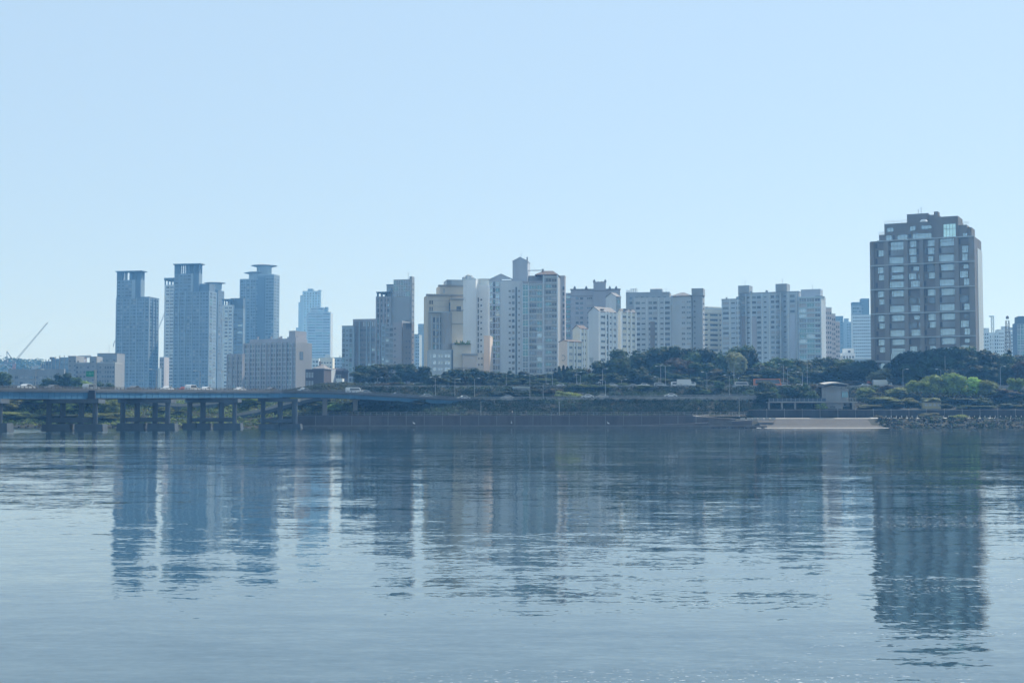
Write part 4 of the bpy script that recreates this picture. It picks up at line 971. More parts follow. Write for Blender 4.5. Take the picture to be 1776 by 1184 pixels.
# --- grey slabs
b = Bld('apartment_slab', 'grey slab with a steel rooftop sign frame, behind the hipped grey slab', 1086, 860, -10, 'wide grey apartment slabs', z0=12)
v = b.vol(1086, 1162, 508, W_GREYD, d=14); b.rows(v, ev(7, .05, .95, .5, 'w'), 2.9, 1.5, zmin=40); b.par(v, W_GREYD, .5)
v2 = b.vol(1128, 1149, 502, W_GREYD, d=8, yo=2, pyb=509); b.hip(v2, .8, W_GREYD, 0)
sg = MB()
for k in range(6):
    x = b.L(1087 + k*3.2, 2); z = v['zt']; hh = (2.0, 1.8, 2.9, 2.9, 2.9, 3.0)[k]
    sg.tube((x, 2, z), (x, 2, z + hh), .12, .12, M_POLE, 5); sg.tube((x + .8, 2, z), (x + .8, 2, z + hh), .12, .12, M_POLE, 5)
    for q in (.4, .7, 1.0): sg.tube((x - .1, 2, z + hh*q), (x + .9, 2, z + hh*q), .1, .1, M_POLE, 4)
sg.build('sign_frame', b.root); b.antenna(b.L(1156, 3), 3, v['zt'], 3.0); b.done()
def old_slab_cols(segs): return segs
b = Bld('apartment_slab', 'pale grey slab with hipped roof corner and square tower at its right end', 1100, 760, -14, 'wide grey apartment slabs', z0=12)
v = b.vol(1100, 1202, 517.5, W_GREY, d=14); b.rows(v, [(.03, .10, 'w'), (.13, .19, 's'), (.25, .31, 'w'), (.33, .39, 'w'), (.45, .50, 's'), (.53, .61, 'w'), (.64, .71, 'w'), (.75, .81, 's')], 2.75, .8, zmin=5)
b.part('drain_strip').box(0, 0, 0, 0, 0, 0, W_GREY) if False else None
b.piers(v, [.22, .42, .52, .62, .82], .35, W_PALE, .25); b.par(v, W_GREY, .6)
v2 = b.vol(1165, 1200, 514, W_GREY, d=10, yo=-1.4); b.hip(v2, 2.2, M_ROOFG, .4, r=.42); b.rows(dict(v2, zt=v['zt']), [(.50, .68, 'B'), (.74, .97, 'B')], 2.75, .8, zmin=5, bands=None)
b.part('blind_panel').box(v['x0'] + 25.5, v['x0'] + 28.5, -.2, .1, 4, b.z(556), W_MAUVE); b.part('blind_panel').box(v['x0'] + 8.6, v['x0'] + 11, -.2, .1, 4, b.z(558), W_TAUPE)
v3 = b.vol(1201.5, 1219, 501, W_GREYD, pxb=1222.5, yo=-2.5, name='end_tower'); b.rows(v3, [(.12, .3, 's')], 2.75, 5, zmin=5); b.rows(v3, [(.3, .7, 's')], 2.75, 6, zmin=5, face='R'); b.part('end_tower').box(v3['x0'] - .4, v3['x1'] + .4, -2.9, 6, v3['zt'] - 3.4, v3['zt'] + .3, W_GREYD)
b.vents(v, 3, W_GREYD, 8); b.done()
b = Bld('apartment_block', 'narrow cream block with curved balcony bands between the two wide grey slabs', 1222, 830, 22, z0=12)
v = b.vol(1221, 1252.5, 536, W_CREAM, d=14); b.rows(v, [(.04, .20, 's'), (.34, .76, 'B'), (.86, .95, 's')], 2.9, 2, zmin=4, bands=('floor_band', W_CREAM, .9, .5)); b.par(v, W_PALE, .8); b.vents(v, 3, W_TAUPE, 3)
v2 = b.vol(1224, 1251, 532, W_CREAM, d=8, yo=3, pyb=537); b.done()
b = Bld('apartment_slab', 'widest blue-grey slab with two square roof boxes and a glazed right end', 1252, 820, -24, 'wide grey apartment slabs', z0=12)
W_SL = wallm('slate_blue', (0.35, 0.375, 0.39))
v = b.vol(1252, 1386, 508.5, W_SL, d=13, pyb=None)
cut = b.L(1281); 
b.parts['wall'] = MB(); b.part('wall').box(v['x0'], cut, 0, 13, 0, v['zt'] - 3.0, W_SL); b.part('wall').box(cut, v['x1'], 0, 13, 0, v['zt'], W_SL)
vl = dict(v, x1=cut, zt=v['zt'] - 3.0); vr = dict(v, x0=cut); b.par(vl, W_GREYD, .5); b.par(vr, W_GREYD, .5)
b.rows(vl, [(.08, .42, 'w'), (.58, .80, 's')], 2.85, .6, zmin=4)
b.rows(vr, [(-.035, .03, 'w'), (.055, .11, 'w'), (.15, .19, 's'), (.235, .295, 'w'), (.315, .375, 'w'), (.43, .47, 's'), (.545, .60, 'w'), (.625, .68, 'w'), (.755, .795, 's'), (.86, .935, 'w')], 2.85, .8, zmin=4)
b.piers(vr, [.13, .22, .40, .52, .70, .83, .97], .35, W_PALE, .3); b.piers(vl, [.5, .98], .35, W_PALE, .3)
zb_ = b.z(551)
Lr = vr['x1'] - vr['x0']
b.part('blind_panel').box(vr['x0'] + Lr*.225, vr['x0'] + Lr*.305, -.2, .1, 3, zb_, W_MAUVE); b.part('blind_panel').box(vr['x0'] + Lr*.05, vr['x0'] + Lr*.118, -.2, .1, 3, b.z(549), W_TAUPE); b.part('blind_panel').box(vr['x0'] + Lr*.85, vr['x0'] + Lr*.945, -.2, .1, 3, b.z(549), W_LAV)
for a, c, t in ((1281, 1300, 495), (1346, 1365.5, 492)):
    q = b.vol(a, c, t, W_GREYD, d=8, yo=-.6, name='stair_box', pyb=t + 13); b.part('stair_box').box(q['x0'] + .6, q['x1'] - .6, 0, 7, 0, q['zb'], W_SL)
    b.antenna((q['x0']+q['x1'])/2, 3, q['zt'], 3.5)
b.vents(vr, 6, W_GREYD, 11); b.vents(vl, 1, W_GREYD, 1)
v = b.vol(1386, 1425, 514, W_LAVL, pxb=1433, yo=-2.5, name='glazed_end'); b.rows(v, [(.02, .34, 'g'), (.36, .70, 'g'), (.72, .96, 'G')], 2.85, .6, zmin=4, frame=M_FRAME, bands=('floor_band', wallm('pale_green', (.36, .44, .44)), .5, .3))
q = b.vol(1390, 1424, 501.5, W_LAV, pxb=1428, yo=-1.6, pyb=515, name='stair_box'); b.antenna((q['x0']+q['x1'])/2, 3, q['zt'], 3.5); b.hip(dict(v, x0=v['x1'] - 3, d=8), .8, W_GREYD, .4, r=.4)
b.done()
b = Bld('stepped_apartment_building', 'pinkish block stepping down to the right beside the glazed end of the widest slab', 1431, 850, 34, z0=12)
W_PINK = wallm('pinkish', (0.50, 0.40, 0.36))
for a, c, t, yo in ((1431, 1443, 534, 0), (1443, 1449.5, 545, .4), (1449.5, 1457, 558, .8)):
    v = b.vol(a, c, t, W_PINK, d=12, yo=yo); n_ = 3 if a == 1431 else 2
    b.rows(v, ev(n_, .04, .96, .45, 'w'), 2.9, 1.6, zmin=4); b.par(v, W_PALE, .5)
b.done()
# --- far pale towers between
b = Bld('apartment_tower', 'pale distant tower just right of the pinkish stepped block', 1447, 1500, -10, 'pale distant towers', 'tower'); v = b.vol(1445, 1463, 549, W_BLUE, pxb=1467); b.rows(v, ev(4, .05, .95, .4, 'w'), 3, 1.5, zmin=6); b.par(v, W_BLUE, .6); b.done()
b = Bld('apartment_tower', 'pale distant tower half hidden behind the open-crowned one', 1463, 1600, -10, 'pale distant towers', 'tower'); v = b.vol(1463, 1482, 558, W_BLUEL, d=14); b.rows(v, ev(3, .3, .95, .4, 'w'), 3, 1.5, zmin=6); b.part('roof_box').box(v['x0'] + 1, v['x0'] + 6, 2, 8, v['zt'], v['zt'] + 4, W_BLUEL); b.done()
b = Bld('apartment_tower', 'pale distant tower with open frame crown immediately left of the brown grid tower', 1479, 1350, -8, 'pale distant towers', 'tower')
v = b.vol(1479, 1513, 546, W_PALE, d=14); b.rows(v, ev(9, .02, .98, .4, 'w'), 3, 1, zmin=6)
v = b.vol(1479, 1495, 530, W_BLUEL, d=12, yo=1, pyb=547); b.rows(v, ev(4, .05, .95, .3, 'w'), 3, 1, zmin=v['zb'] - 2); frame_crown(b, v, 524, W_BLUE, .3, 6, .7)
v = b.vol(1494, 1508.5, 517.5, W_BLUE, d=12, yo=1.5, pyb=547); b.rows(v, [(.1, .3, 's')], 3, 2, zmin=v['zb'] - 2); b.done()
b = Bld('low_block', 'white low house group below the pale distant towers', 1458, 900, 0, z0=12, cat='house')
v = b.vol(1460, 1483, 612, W_WHITE, d=12); b.rows(v, ev(4, .05, .95, .4, 'w'), 3.2, 1, zmin=3); v = b.vol(1466, 1481, 604, W_WHITE, d=8, yo=3, pyb=613); b.rows(v, [(.3, .6, 'w')], 3, .5, zmin=v['zb'] - 2); v = b.vol(1453, 1461, 618, W_CREAM, d=8, yo=-1); b.part('roof').box(v['x0'] - .5, v['x1'] + .5, -1.5, 8, v['zt'], v['zt'] + .4, W_PALE); b.done()
b = Bld('low_block', 'pale bluish low block at the foot of the brown grid tower', 1480, 850, 0, z0=12, cat='house'); v = b.vol(1482, 1514, 622, W_BLUEL, d=12); b.rows(v, ev(5, .05, .95, .4, 'w'), 3.2, 1, zmin=3); b.par(v, W_PALE, .5); b.done()

# --- brown grid tower on the right
b = Bld('grid_tower', 'brown grid-fronted tower with sky-blue windows and pale bands, the biggest on the right', 1511, 582, -26, cat='tower', z0=14, py=520)
x0 = 0.0
def Lx(px, ly=0): return b.L(px, ly)
v = b.vol(1511, 1691, 414.5, W_BROWN, pxb=1703.5)
X1 = v['x1']; DD = v['d']
# sloping perspective lines come from the rotation, so the whole front shares one height
z_c = b.z(419, 0); v['zt'] = z_c
b.parts['wall'] = MB(); b.part('wall').box(0, X1, 0, DD, 0, z_c, W_BROWN)
def band(z, x0=0, x1=None): b.part('cornice_band').box(x0 - .2, (X1 if x1 is None else x1) + .15, -.95, .1, z - .26, z + .20, W_GREY)
zb = [b.z(p, 0) for p in (461.5, 503, 545, 586.5, 627)]
band(z_c - .1, 3)
for z in zb: band(z)
pil = [(1511.5, 1.6), (1515, .7), (1538.5, 1.9), (1572.5, 1.6), (1599.5, 1.6), (1626.5, 1.6), (1660.5, 1.8), (1687, 2.2)]
for px, w in pil:
    x = Lx(px); b.part('pilaster').box(max(x - w/2, -.15), x + w/2, -.75, .1, 0, z_c - .35, W_BROWNL)
bays = {'a': (1518, 1537), 'b': (1541, 1571), 'c': (1574.5, 1598), 'd': (1602, 1625), 'e': (1629, 1659), 'f': (1662.5, 1685)}
WN = {  # bay: per floor below a band (1,2,3): list of (px0, px1, hfrac, style)
 'a': [[(1523, 1536, .72)], [(1525, 1535, .66)], []],
 'b': [[(1547, 1571, .70)], [(1547, 1571, .5)], [(1543.5, 1571, .74)]],
 'c': [[(1585, 1595, .5)], [(1577, 1590, .7), (1593.5, 1596, .7)], [(1580, 1596.5, .74)]],
 'd': [[(1609.5, 1624, .76), (1603.5, 1605, .6)], [(1612, 1624, .7), (1607.5, 1609.5, .6)], []],
 'e': [[(1633, 1658, .74)], [], [(1629.5, 1659, .74)]],
 'f': [[(1672, 1681, .5)], [(1665.5, 1680, .76)], [(1672, 1682, .72)]]}
rnd = random.Random(4)
tops = [z_c] + zb
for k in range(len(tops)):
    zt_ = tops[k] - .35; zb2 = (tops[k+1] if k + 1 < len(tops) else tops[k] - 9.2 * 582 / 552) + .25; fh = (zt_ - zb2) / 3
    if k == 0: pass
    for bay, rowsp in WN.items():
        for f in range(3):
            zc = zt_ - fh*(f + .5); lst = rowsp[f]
            if k == 0:
                lst = {'a': [[], [(1525, 1534, .7)], []], 'b': [[(1546, 1570, 1.5)], [], [(1543.5, 1571, .74)]], 'c': [[(1580, 1591, .7)], [(1578, 1591, .74), (1594.5, 1596, .6)], [(1580, 1591, .74)]], 'd': [[(1611, 1623, .72)], [(1611, 1622, .74), (1606, 1608, .7)], [(1611, 1620, .6)]],
                       'e': [[(1632, 1658, 1.0)], [], [(1629.5, 1658, .76)]], 'f': [[], [(1670, 1681, .8)], [(1670, 1680, .76)]]}[bay][f]
            elif k % 2 == 0 and bay == 'c' and f == 0: lst = []
            elif k == 1 and bay == 'b' and f == 1: lst = lst
            elif k > 1 and bay == 'b' and f == 1: lst = []
            elif k in (1, 2) and bay == 'f' and f == 0 and k == 2: lst = []
            if k == 4 and f == 1 and bay in 'be': lst = [(bays[bay][0] + 4.5, bays[bay][1], 1.05)]
            for (a, c, hf) in lst:
                xa, xb = Lx(a), Lx(c); w = xb - xa; h = fh * (hf * 1.17 if hf < 1 else hf); zz = zc - (fh*.35 if hf > 1 else 0)
                st = 'case' if w > 2.2 and hf < 1 else ('big' if w > 2.2 else 'two')
                b.add((xa + xb)/2, 0, zz, w, h, 'F', st, G_SKY if rnd.random() < .95 else G_MID, M_FRAMED)
                if rnd.random() < .3 and w < 4: b.add(xa - .45 if rnd.random() < .5 else xb + .5, 0, zz, .6, h, 'F', 'two', G_DARK, M_FRAMED)
            if not lst:                        # spandrel panel, with a dark proud strip painting in a recess's shade
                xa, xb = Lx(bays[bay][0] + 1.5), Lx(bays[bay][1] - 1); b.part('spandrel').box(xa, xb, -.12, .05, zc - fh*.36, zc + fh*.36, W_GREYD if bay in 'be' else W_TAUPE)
                b.part('recess_shade').box(xa, xa + .8, -.2, .05, zc - fh*.33, zc + fh*.33, M_FRAMED)
# right flank
b.part('flank_panel').box(X1 - .05, X1 + .35, DD*.35, DD, 0, z_c - 4, W_PALE); b.part('flank_panel').box(X1 - .05, X1 + .2, 0, DD*.33, 0, z_c - .5, W_TAUPE)
v = dict(x0=0, x1=X1, y=0, d=DD, zt=z_c, zb=0)
b.rows(v, [(.06, .14, 'n'), (.18, .27, 'n')], 2.95, 3, zmin=8, face='R')
# penthouse steps
def pv(a, c, t, m, pxb=None, yo=0.0, d=12): 
    q = b.vol(a, c, t, m, pxb=pxb, yo=yo, d=d, pyb=None, name='penthouse'); return q
def pbox(a, c, t, yo, d, m, zb_=None):
    xa, xb = Lx(a, yo), Lx(c, yo); zt_ = b.z(t, xa, yo); b.part('penthouse').box(xa, xb, yo, yo + d, (z_c - .5) if zb_ is None else zb_, zt_, m); return xa, xb, zt_
p1 = pbox(1526, 1536, 407.5, .8, 10, W_TAUPE); p2 = pbox(1535.5, 1664, 388.5, .6, 13, W_BROWN); p3 = pbox(1664, 1679, 390.5, 1.0, 12, W_BROWN); p4 = pbox(1677, 1687, 394.5, 2.0, 9, W_BROWN)
b.part('penthouse').box(p2[1] - 9.5, p2[1], .2, 12, p2[2] - 8, p2[2] + 1.5, W_BROWN)
p5 = pbox(1575, 1612, 371.8, 4, 7, W_TAUPE, p2[2] - .1); p6 = pbox(1612, 1629.5, 373, 4.5, 6, W_BROWN, p2[2] - .1); b.part('penthouse').box(p6[1] - 1.6, p6[1], 4.2, 8, p2[2], p6[2] + 1.2, W_BROWN)
def pw(a, c, t, bt, glass=G_SKY, st='big', yo=.6): 
    xa, xb = Lx(a, yo), Lx(c, yo); zt_, zb_ = b.z(t, (xa+xb)/2, yo), b.z(bt, (xa+xb)/2, yo); b.add((xa+xb)/2, yo, (zt_+zb_)/2, xb-xa, zt_-zb_, 'F', st, glass, M_FRAMED)
pw(1540, 1552, 395, 402.5); pw(1580, 1590, 392, 400.5); pw(1600, 1618, 390.5, 397.5); pw(1624, 1632, 389, 397.5)
pw(1538, 1549, 408, 417); pw(1551, 1553, 408, 416, G_DARK, 'two'); pw(1558, 1576, 407, 416); pw(1577, 1582, 406, 412, G_DARK, 'two'); pw(1584, 1618, 404.5, 414.5); pw(1623.5, 1632, 403, 412)
b.add(Lx(1649, .2), .2, (b.z(388, Lx(1649)) + b.z(411, Lx(1649)))/2, Lx(1660) - Lx(1638), b.z(388, Lx(1649)) - b.z(411, Lx(1649)), 'F', 'big', glassm('glass_bright_teal', (.55, .75, .74), .8, .06), M_FRAMED)
pw(1672, 1680, 404, 410, yo=1.0)
rl = b.part('terrace_railing')
for a, c, t, yo in ((1526, 1536, 407.5, .9), (1536, 1574, 388.5, .8), (1678, 1690, 410, 1.0), (1668, 1682, 390, 2)):
    xa, xb = Lx(a, yo), Lx(c, yo); z_ = b.z(t, xa, yo)
    for q in (0.6, 1.1): rl.tube((xa, yo, z_ + q), (xb, yo, z_ + q), .04, .04, M_POLE, 4)
    for i in range(6): x = xa + (xb - xa)*i/5; rl.tube((x, yo, z_), (x, yo, z_ + 1.1), .04, .04, M_POLE, 4)
b.antenna(Lx(1600, 6), 6, p5[2], 3.0); b.antenna(Lx(1595, 6), 6, p5[2], 2.2)
m = MB(); m.prism(ngon(Lx(1604, 2), 2.2, 1.8, 12), p2[2], p2[2] + 1.0, W_WHITE, sc=.6); m.build('roof_dome', b.root)
grid_tower = b; b.done()
# roof shrubs and right edge buildings
b = Bld('apartment_tower', 'distant white slab with round roof drums between the brown grid tower and the lattice pylon', 1702, 1150, -8, 'distant white slabs at the right edge', 'tower')
for k, (a, c, t) in enumerate(((1700, 1716, 572), (1716, 1733, 576.5))):
    v = b.vol(a, c, t, W_PALE, d=12, yo=k * .8); b.rows(v, ev(4, .05, .95, .45, 'w'), 2.9, 2, zmin=3)
m = MB(); m.prism(ngon(b.L(1709, 5), 5, 3.2, 12), b.z(573), b.z(568.5), W_GREY); m.build('roof_drum', b.root); b.done()
b = Bld('apartment_tower', 'distant white slab directly behind the lattice pylon at the right edge', 1731, 1180, -8, 'distant white slabs at the right edge', 'tower')
for k, (a, c, t) in enumerate(((1731, 1742, 571), (1742, 1753, 569), (1753, 1764, 574))):
    v = b.vol(a, c, t, W_PALE, d=12, yo=k * .6); b.rows(v, ev(3, .05, .95, .45, 'w'), 2.9, 2, zmin=3)
m = MB(); m.prism(ngon(b.L(1743, 5), 5, 3.0, 12), b.z(570), b.z(565.5), W_GREY); m.build('roof_drum', b.root)
m = MB(); m.prism(ngon(b.L(1756, 5), 5, 3.0, 12), b.z(572), b.z(567.5), W_GREY); m.build('roof_drum', b.root); b.done()
b = Bld('glass_block', 'dark blue glass block cut off by the right edge of the view', 1764, 900, -10, z0=12)
v = b.vol(1764, 1800, 559, W_BLUED, d=16); b.rows(v, ev(6, .02, .98, .06, 't'), 3.3, 1, zmin=4); v = b.vol(1767, 1800, 548, W_BLUED, d=14, yo=1.5, pyb=560); b.done()
b = Bld('low_block', 'low pinkish house row below the distant white slabs', 1702, 800, -6, z0=12, cat='house'); v = b.vol(1700, 1748, 632, W_MAUVE, d=10); b.rows(v, ev(6, .05, .95, .4, 'w'), 3, 1, zmin=3); b.hip(v, 1.4, M_ROOFR, .4, r=.2); b.done()

# --- pylon and cranes
def lattice(mb, a, c, w0, w1, m, n, r):
    a = Vector(a); c = Vector(c); d = c - a; q = d.to_track_quat('Z', 'Y'); pr = None
    for i in range(n + 1):
        t = i / n; w = (w0*(1-t) + w1*t)/2; cen = a + d*t
        cs = [cen + q @ Vector((sx*w, sy*w, 0)) for sx, sy in ((-1,-1),(1,-1),(1,1),(-1,1))]
        for j in range(4): mb.tube(cs[j], cs[(j+1) % 4], r*.6, r*.6, m, 3)
        if pr:
            for j in range(4): mb.tube(pr[j], cs[j], r, r, m, 4); mb.tube(pr[j], cs[(j+1) % 4], r*.6, r*.6, m, 3)
        pr = cs
Yp = 640; x = Xat(1748, Yp, 600); m = MB(); lattice(m, (x, Yp, 12), (x, Yp, Zat(556, Yp)), 3.6, 1.2, M_CRANE, 14, .12)
r_ = empty('lattice_pylon', (x, Yp, 12)); tag(r_, 'thin dark lattice pylon against the sky at the right edge', 'pylon'); mm = Matrix.Translation((-x, -Yp, -12)); m.build('mast', r_, M=mm)
m = MB(); m.box(x - .5, x + .5, Yp - .5, Yp + .5, Zat(553, Yp), Zat(549, Yp), M_CRANE); m.prism([(x-.5, Yp-.5), (x+.5, Yp-.5), (x+.5, Yp+.5), (x-.5, Yp+.5)], Zat(549, Yp), Zat(547, Yp), M_CRANE, sc=.1); m.build('mast_head', r_, M=mm)
Yp = 1100; x = Xat(1720, Yp, 600); m = MB(); lattice(m, (x, Yp, 12), (x + 1, Yp, Zat(548, Yp)), 1.6, 1.6, W_PALE, 20, .2)
m.box(x - 1.5, x + 2, Yp - .8, Yp + .8, Zat(549.5, Yp), Zat(547.5, Yp), W_PALE)
r_ = empty('construction_hoist', (x, Yp, 12)); tag(r_, 'pale thin hoist mast above the distant white slab', 'mast'); m.build('mast', r_, M=Matrix.Translation((-x, -Yp, -12)))
def luffing(label, pxm, pyb, pyp, tip, aframe, Y, rr=.35):
    x = Xat(pxm, Y, 600); r_ = empty('tower_crane', (x, Y, Zat(pyb, Y))); mm = Matrix.Translation((-x, -Y, -Zat(pyb, Y))); tag(r_, label, 'crane', 'tower cranes')
    zp = Zat(pyp, Y)
    m = MB(); lattice(m, (x, Y, Zat(pyb, Y) - 10), (x, Y, zp), 2.0, 2.0, M_RED, 14, rr*.6); m.build('mast', r_, M=mm)
    tp = Vector((Xat(tip[0], Y, tip[1]), Y, Zat(tip[1], Y))); m = MB(); lattice(m, (x, Y, zp), tp, 1.3, .8, M_CRANE, 18, rr*.22); m.build('jib', r_, M=mm)
    af = Vector((Xat(aframe[0], Y, aframe[1]), Y, Zat(aframe[1], Y))); m = MB(); m.tube((x, Y, zp), af, rr*1.4, rr, M_CRANE, 4); m.tube((af.x + .3, Y, zp - 1), af, rr, rr, M_CRANE, 4); m.tube(af, tp, rr*.1, rr*.1, M_CRANE, 3); m.build('a_frame', r_, M=mm)
    m = MB(); m.box(af.x - 1.5, x + 1.5, Y - 1.2, Y + 1.2, zp - 1.6, zp, M_CRANE); m.box(af.x - 2.2, af.x + 1, Y - 1.4, Y + 1.4, zp - 1.8, zp + 2.4, M_CRANE); m.build('counterweight_deck', r_, M=mm)
luffing('luffing tower crane with long raised jib at the far left', 25, 668, 628, (82.5, 559.5), (12, 609), 1400)
luffing('luffing crane jib leaning behind the gap between the two stepped towers', 262, 640, 600, (287, 540), (255, 580), 1700, .4)
for (px, Y, y0, y1, x2, y2, lb) in ((148, 1300, 668, 619, 133, 617, 'small flat crane jib above the pale slab with stair towers'),):
    x = Xat(px, Y, 600); r_ = empty('tower_crane', (x, Y, 12)); tag(r_, lb, 'crane', 'tower cranes'); mm = Matrix.Translation((-x, -Y, -12))
    m = MB(); lattice(m, (x, Y, 12), (x, Y, Zat(y1, Y)), 1.8, 1.8, M_RED, 12, .25); m.build('mast', r_, M=mm)
    m = MB(); lattice(m, (Xat(135, Y), Y, Zat(619, Y)), (Xat(157, Y), Y, Zat(618, Y)), 1.6, 1.6, M_CRANE, 10, .25); m.build('jib', r_, M=mm)
# curved small hoist arm beside the leftmost tower
m = MB(); Y = 1300; prv = None
for k in range(9):
    a = math.pi * (.5 + .5 * k / 8); p = Vector((Xat(201, Y) + math.cos(a) * 2.6, Y, Zat(598, Y) + math.sin(a) * 4.5 - k * .2))
    if prv: m.tube(prv, p, .3, .3, M_CRANE, 4)
    prv = p
m.build('hoist_arm', bpy.data.objects['stepped_tower'], M=bpy.data.objects['stepped_tower'].matrix_basis.inverted())
# ------------------------------------------------------------------ pavilion over the flood wall
def wx(px, Y, py=700): return Xat(px, Y, py)
Yv = 492.0
r_ = empty('river_pavilion', (wx(1333, Yv), Yv, 6)); mm = Matrix.Translation((-wx(1333, Yv), -Yv, -6))
tag(r_, 'grey raised walkway with lift block and corrugated canopy above the slipway', 'pavilion')
M_PAV = pmat('pavilion_grey', (.27, .28, .285), .8, .12, .3, streak=True); M_CAN = pmat('canopy_metal', (.34, .34, .33), .7, .2, .8, metallic=.2)
m = MB(); m.box(wx(1333, Yv), wx(1434, Yv), Yv, Yv + 5, Zat(698, Yv), Zat(696.4, Yv), M_CONC); m.box(wx(1333, Yv), wx(1487, Yv), Yv - .2, Yv + .25, Zat(698.2, Yv), Zat(695.9, Yv), M_CONC); m.box(wx(1434, Yv), wx(1486, Yv), Yv + .3, Yv + 7, Zat(698, Yv), Zat(696.4, Yv), M_CONC)
m.build('walkway_deck', r_, M=mm)
m = MB(); m.box(wx(1333, Yv), wx(1433, Yv), Yv + .02, Yv + .12, Zat(696.2, Yv), Zat(690.5, Yv), M_PIER)
for k in range(14): x = wx(1334 + k * 7.6, Yv); m.box(x - .05, x + .05, Yv - .06, Yv + .02, Zat(696.2, Yv), Zat(690, Yv), M_POLE)
m.build('walkway_parapet', r_, M=mm)
m = MB(); m.box(wx(1433, Yv), wx(1459, Yv), Yv + .5, Yv + 7, Zat(714, Yv), Zat(671, Yv), M_PAV); m.box(wx(1459, Yv), wx(1473, Yv), Yv + 1.0, Yv + 7, Zat(696, Yv), Zat(673.5, Yv), M_PAV); m.box(wx(1433, Yv) - .1, wx(1473, Yv) + .1, Yv + .4, Yv + .6, Zat(677.5, Yv), Zat(676.9, Yv), M_CONC)
m.box(wx(1385, Yv), wx(1430, Yv), Yv + 3.6, Yv + 5, Zat(712, Yv), Zat(701, Yv), M_QUAY); m.box(wx(1459, Yv), wx(1476, Yv), Yv + 2, Yv + 6, Zat(713, Yv), Zat(698, Yv), M_PAV)
m.build('lift_block', r_, M=mm)
m = MB(); m.box(wx(1461, Yv), wx(1472, Yv), Yv + .85, Yv + 1.0, Zat(689, Yv), Zat(679.5, Yv), G_TEAL); 
for px in (1461, 1466.5, 1472): m.box(wx(px, Yv) - .06, wx(px, Yv) + .06, Yv + .78, Yv + .9, Zat(689, Yv), Zat(679.5, Yv), M_POLE)
m.build('window', r_, M=mm)
m = MB(); x0_, x1_ = wx(1429, Yv), wx(1471, Yv); n_ = 14; mc = MB()
for i in range(n_):
    a = x0_ + (x1_ - x0_) * i / n_; c = x0_ + (x1_ - x0_) * (i + 1) / n_
    ha = math.sin(math.pi * (i / n_)) * .5; hb = math.sin(math.pi * ((i + 1) / n_)) * .5; z = Zat(666, Yv)
    m.poly([(a, Yv - 1, z + ha), (c, Yv - 1, z + hb), (c, Yv + 7.5, z + hb + .5), (a, Yv + 7.5, z + ha + .5)], M_CAN); m.poly([(a, Yv - 1, z + ha - .35), (c, Yv - 1, z + hb - .35), (c, Yv - 1, z + hb), (a, Yv - 1, z + ha)], M_CAN)
    m.box(a, a + .15, Yv - .9, Yv + 7, z + ha - .9, z + ha - .1, M_FRAMED)
m.box(wx(1428, Yv), wx(1458, Yv), Yv - .3, Yv + 1.2, Zat(670.6, Yv), Zat(669.8, Yv), M_CAN); m.build('canopy', r_, M=mm)
for px in (1334, 1356.5, 1379.5, 1460.5, 1480):
    m = MB(); x = wx(px, Yv); m.box(x - .3, x + .3, Yv + .3, Yv + .9, gz(x, Yv) - .5, Zat(697.8, Yv), M_CONC); m.build('column', r_, M=mm)
m = MB()
for k in range(6): x = wx(1459 + k * 5, Yv); m.box(x - .04, x + .04, Yv - .15, Yv - .07, Zat(696, Yv), Zat(689.5, Yv), M_POLE)
for py in (689.5, 692.5): m.tube((wx(1459, Yv), Yv - .11, Zat(py, Yv)), (wx(1487, Yv), Yv - .11, Zat(py, Yv)), .04, .04, M_POLE, 4)
m.build('balustrade', r_, M=mm)
# small yellowish hut behind bushes on the right
Yh = 492; M_HUT = pmat('hut_paint', (.36, .33, .20), .8, .15)
r_ = empty('garden_hut', (wx(1616, Yh), Yh, 6.3)); mm = Matrix.Translation((-wx(1616, Yh), -Yh, -6.3)); tag(r_, 'small yellowish hut with pale windows behind a little tree on the right bank', 'hut')
m = MB(); m.box(wx(1600, Yh), wx(1632, Yh), Yh, Yh + 4, 6.0, Zat(697.5, Yh), M_HUT); m.build('wall', r_, M=mm)
m = MB(); m.box(wx(1599, Yh), wx(1633, Yh), Yh - .4, Yh + 4.4, Zat(697.5, Yh), Zat(696.7, Yh), M_ROOFG); m.build('roof', r_, M=mm)
for px in (1604, 1611, 1619, 1626):
    m = MB(); m.box(wx(px, Yh), wx(px + 4.5, Yh), Yh - .06, Yh + .02, Zat(704, Yh), Zat(699.5, Yh), G_CURT); m.build('window', r_, M=mm)
# pale kiosk among trees in the middle
Yk = 545; r_ = empty('kiosk', (wx(905, Yk), Yk, 14.8)); mm = Matrix.Translation((-wx(905, Yk), -Yk, -14.8)); tag(r_, 'low pale kiosk with flat roof among the trees below the big glazed tower', 'kiosk')
for nm, a in (('wall', (890, 918, .0, 4, 679, 672.5, W_GREYD)), ('roof', (889, 919, -.6, 4.6, 672.4, 670.8, W_PALE))):
    m = MB(); m.box(wx(a[0], 521), wx(a[1], 521), 521 + a[2], 521 + a[3], Zat(a[4], 521), Zat(a[5], 521), a[6]); m.build(nm, r_, M=mm)
m = MB(); m.box(wx(893, 521), wx(914, 521), 520.9, 521.02, Zat(677, 521), Zat(673.8, 521), G_MID); m.build('window', r_, M=mm)

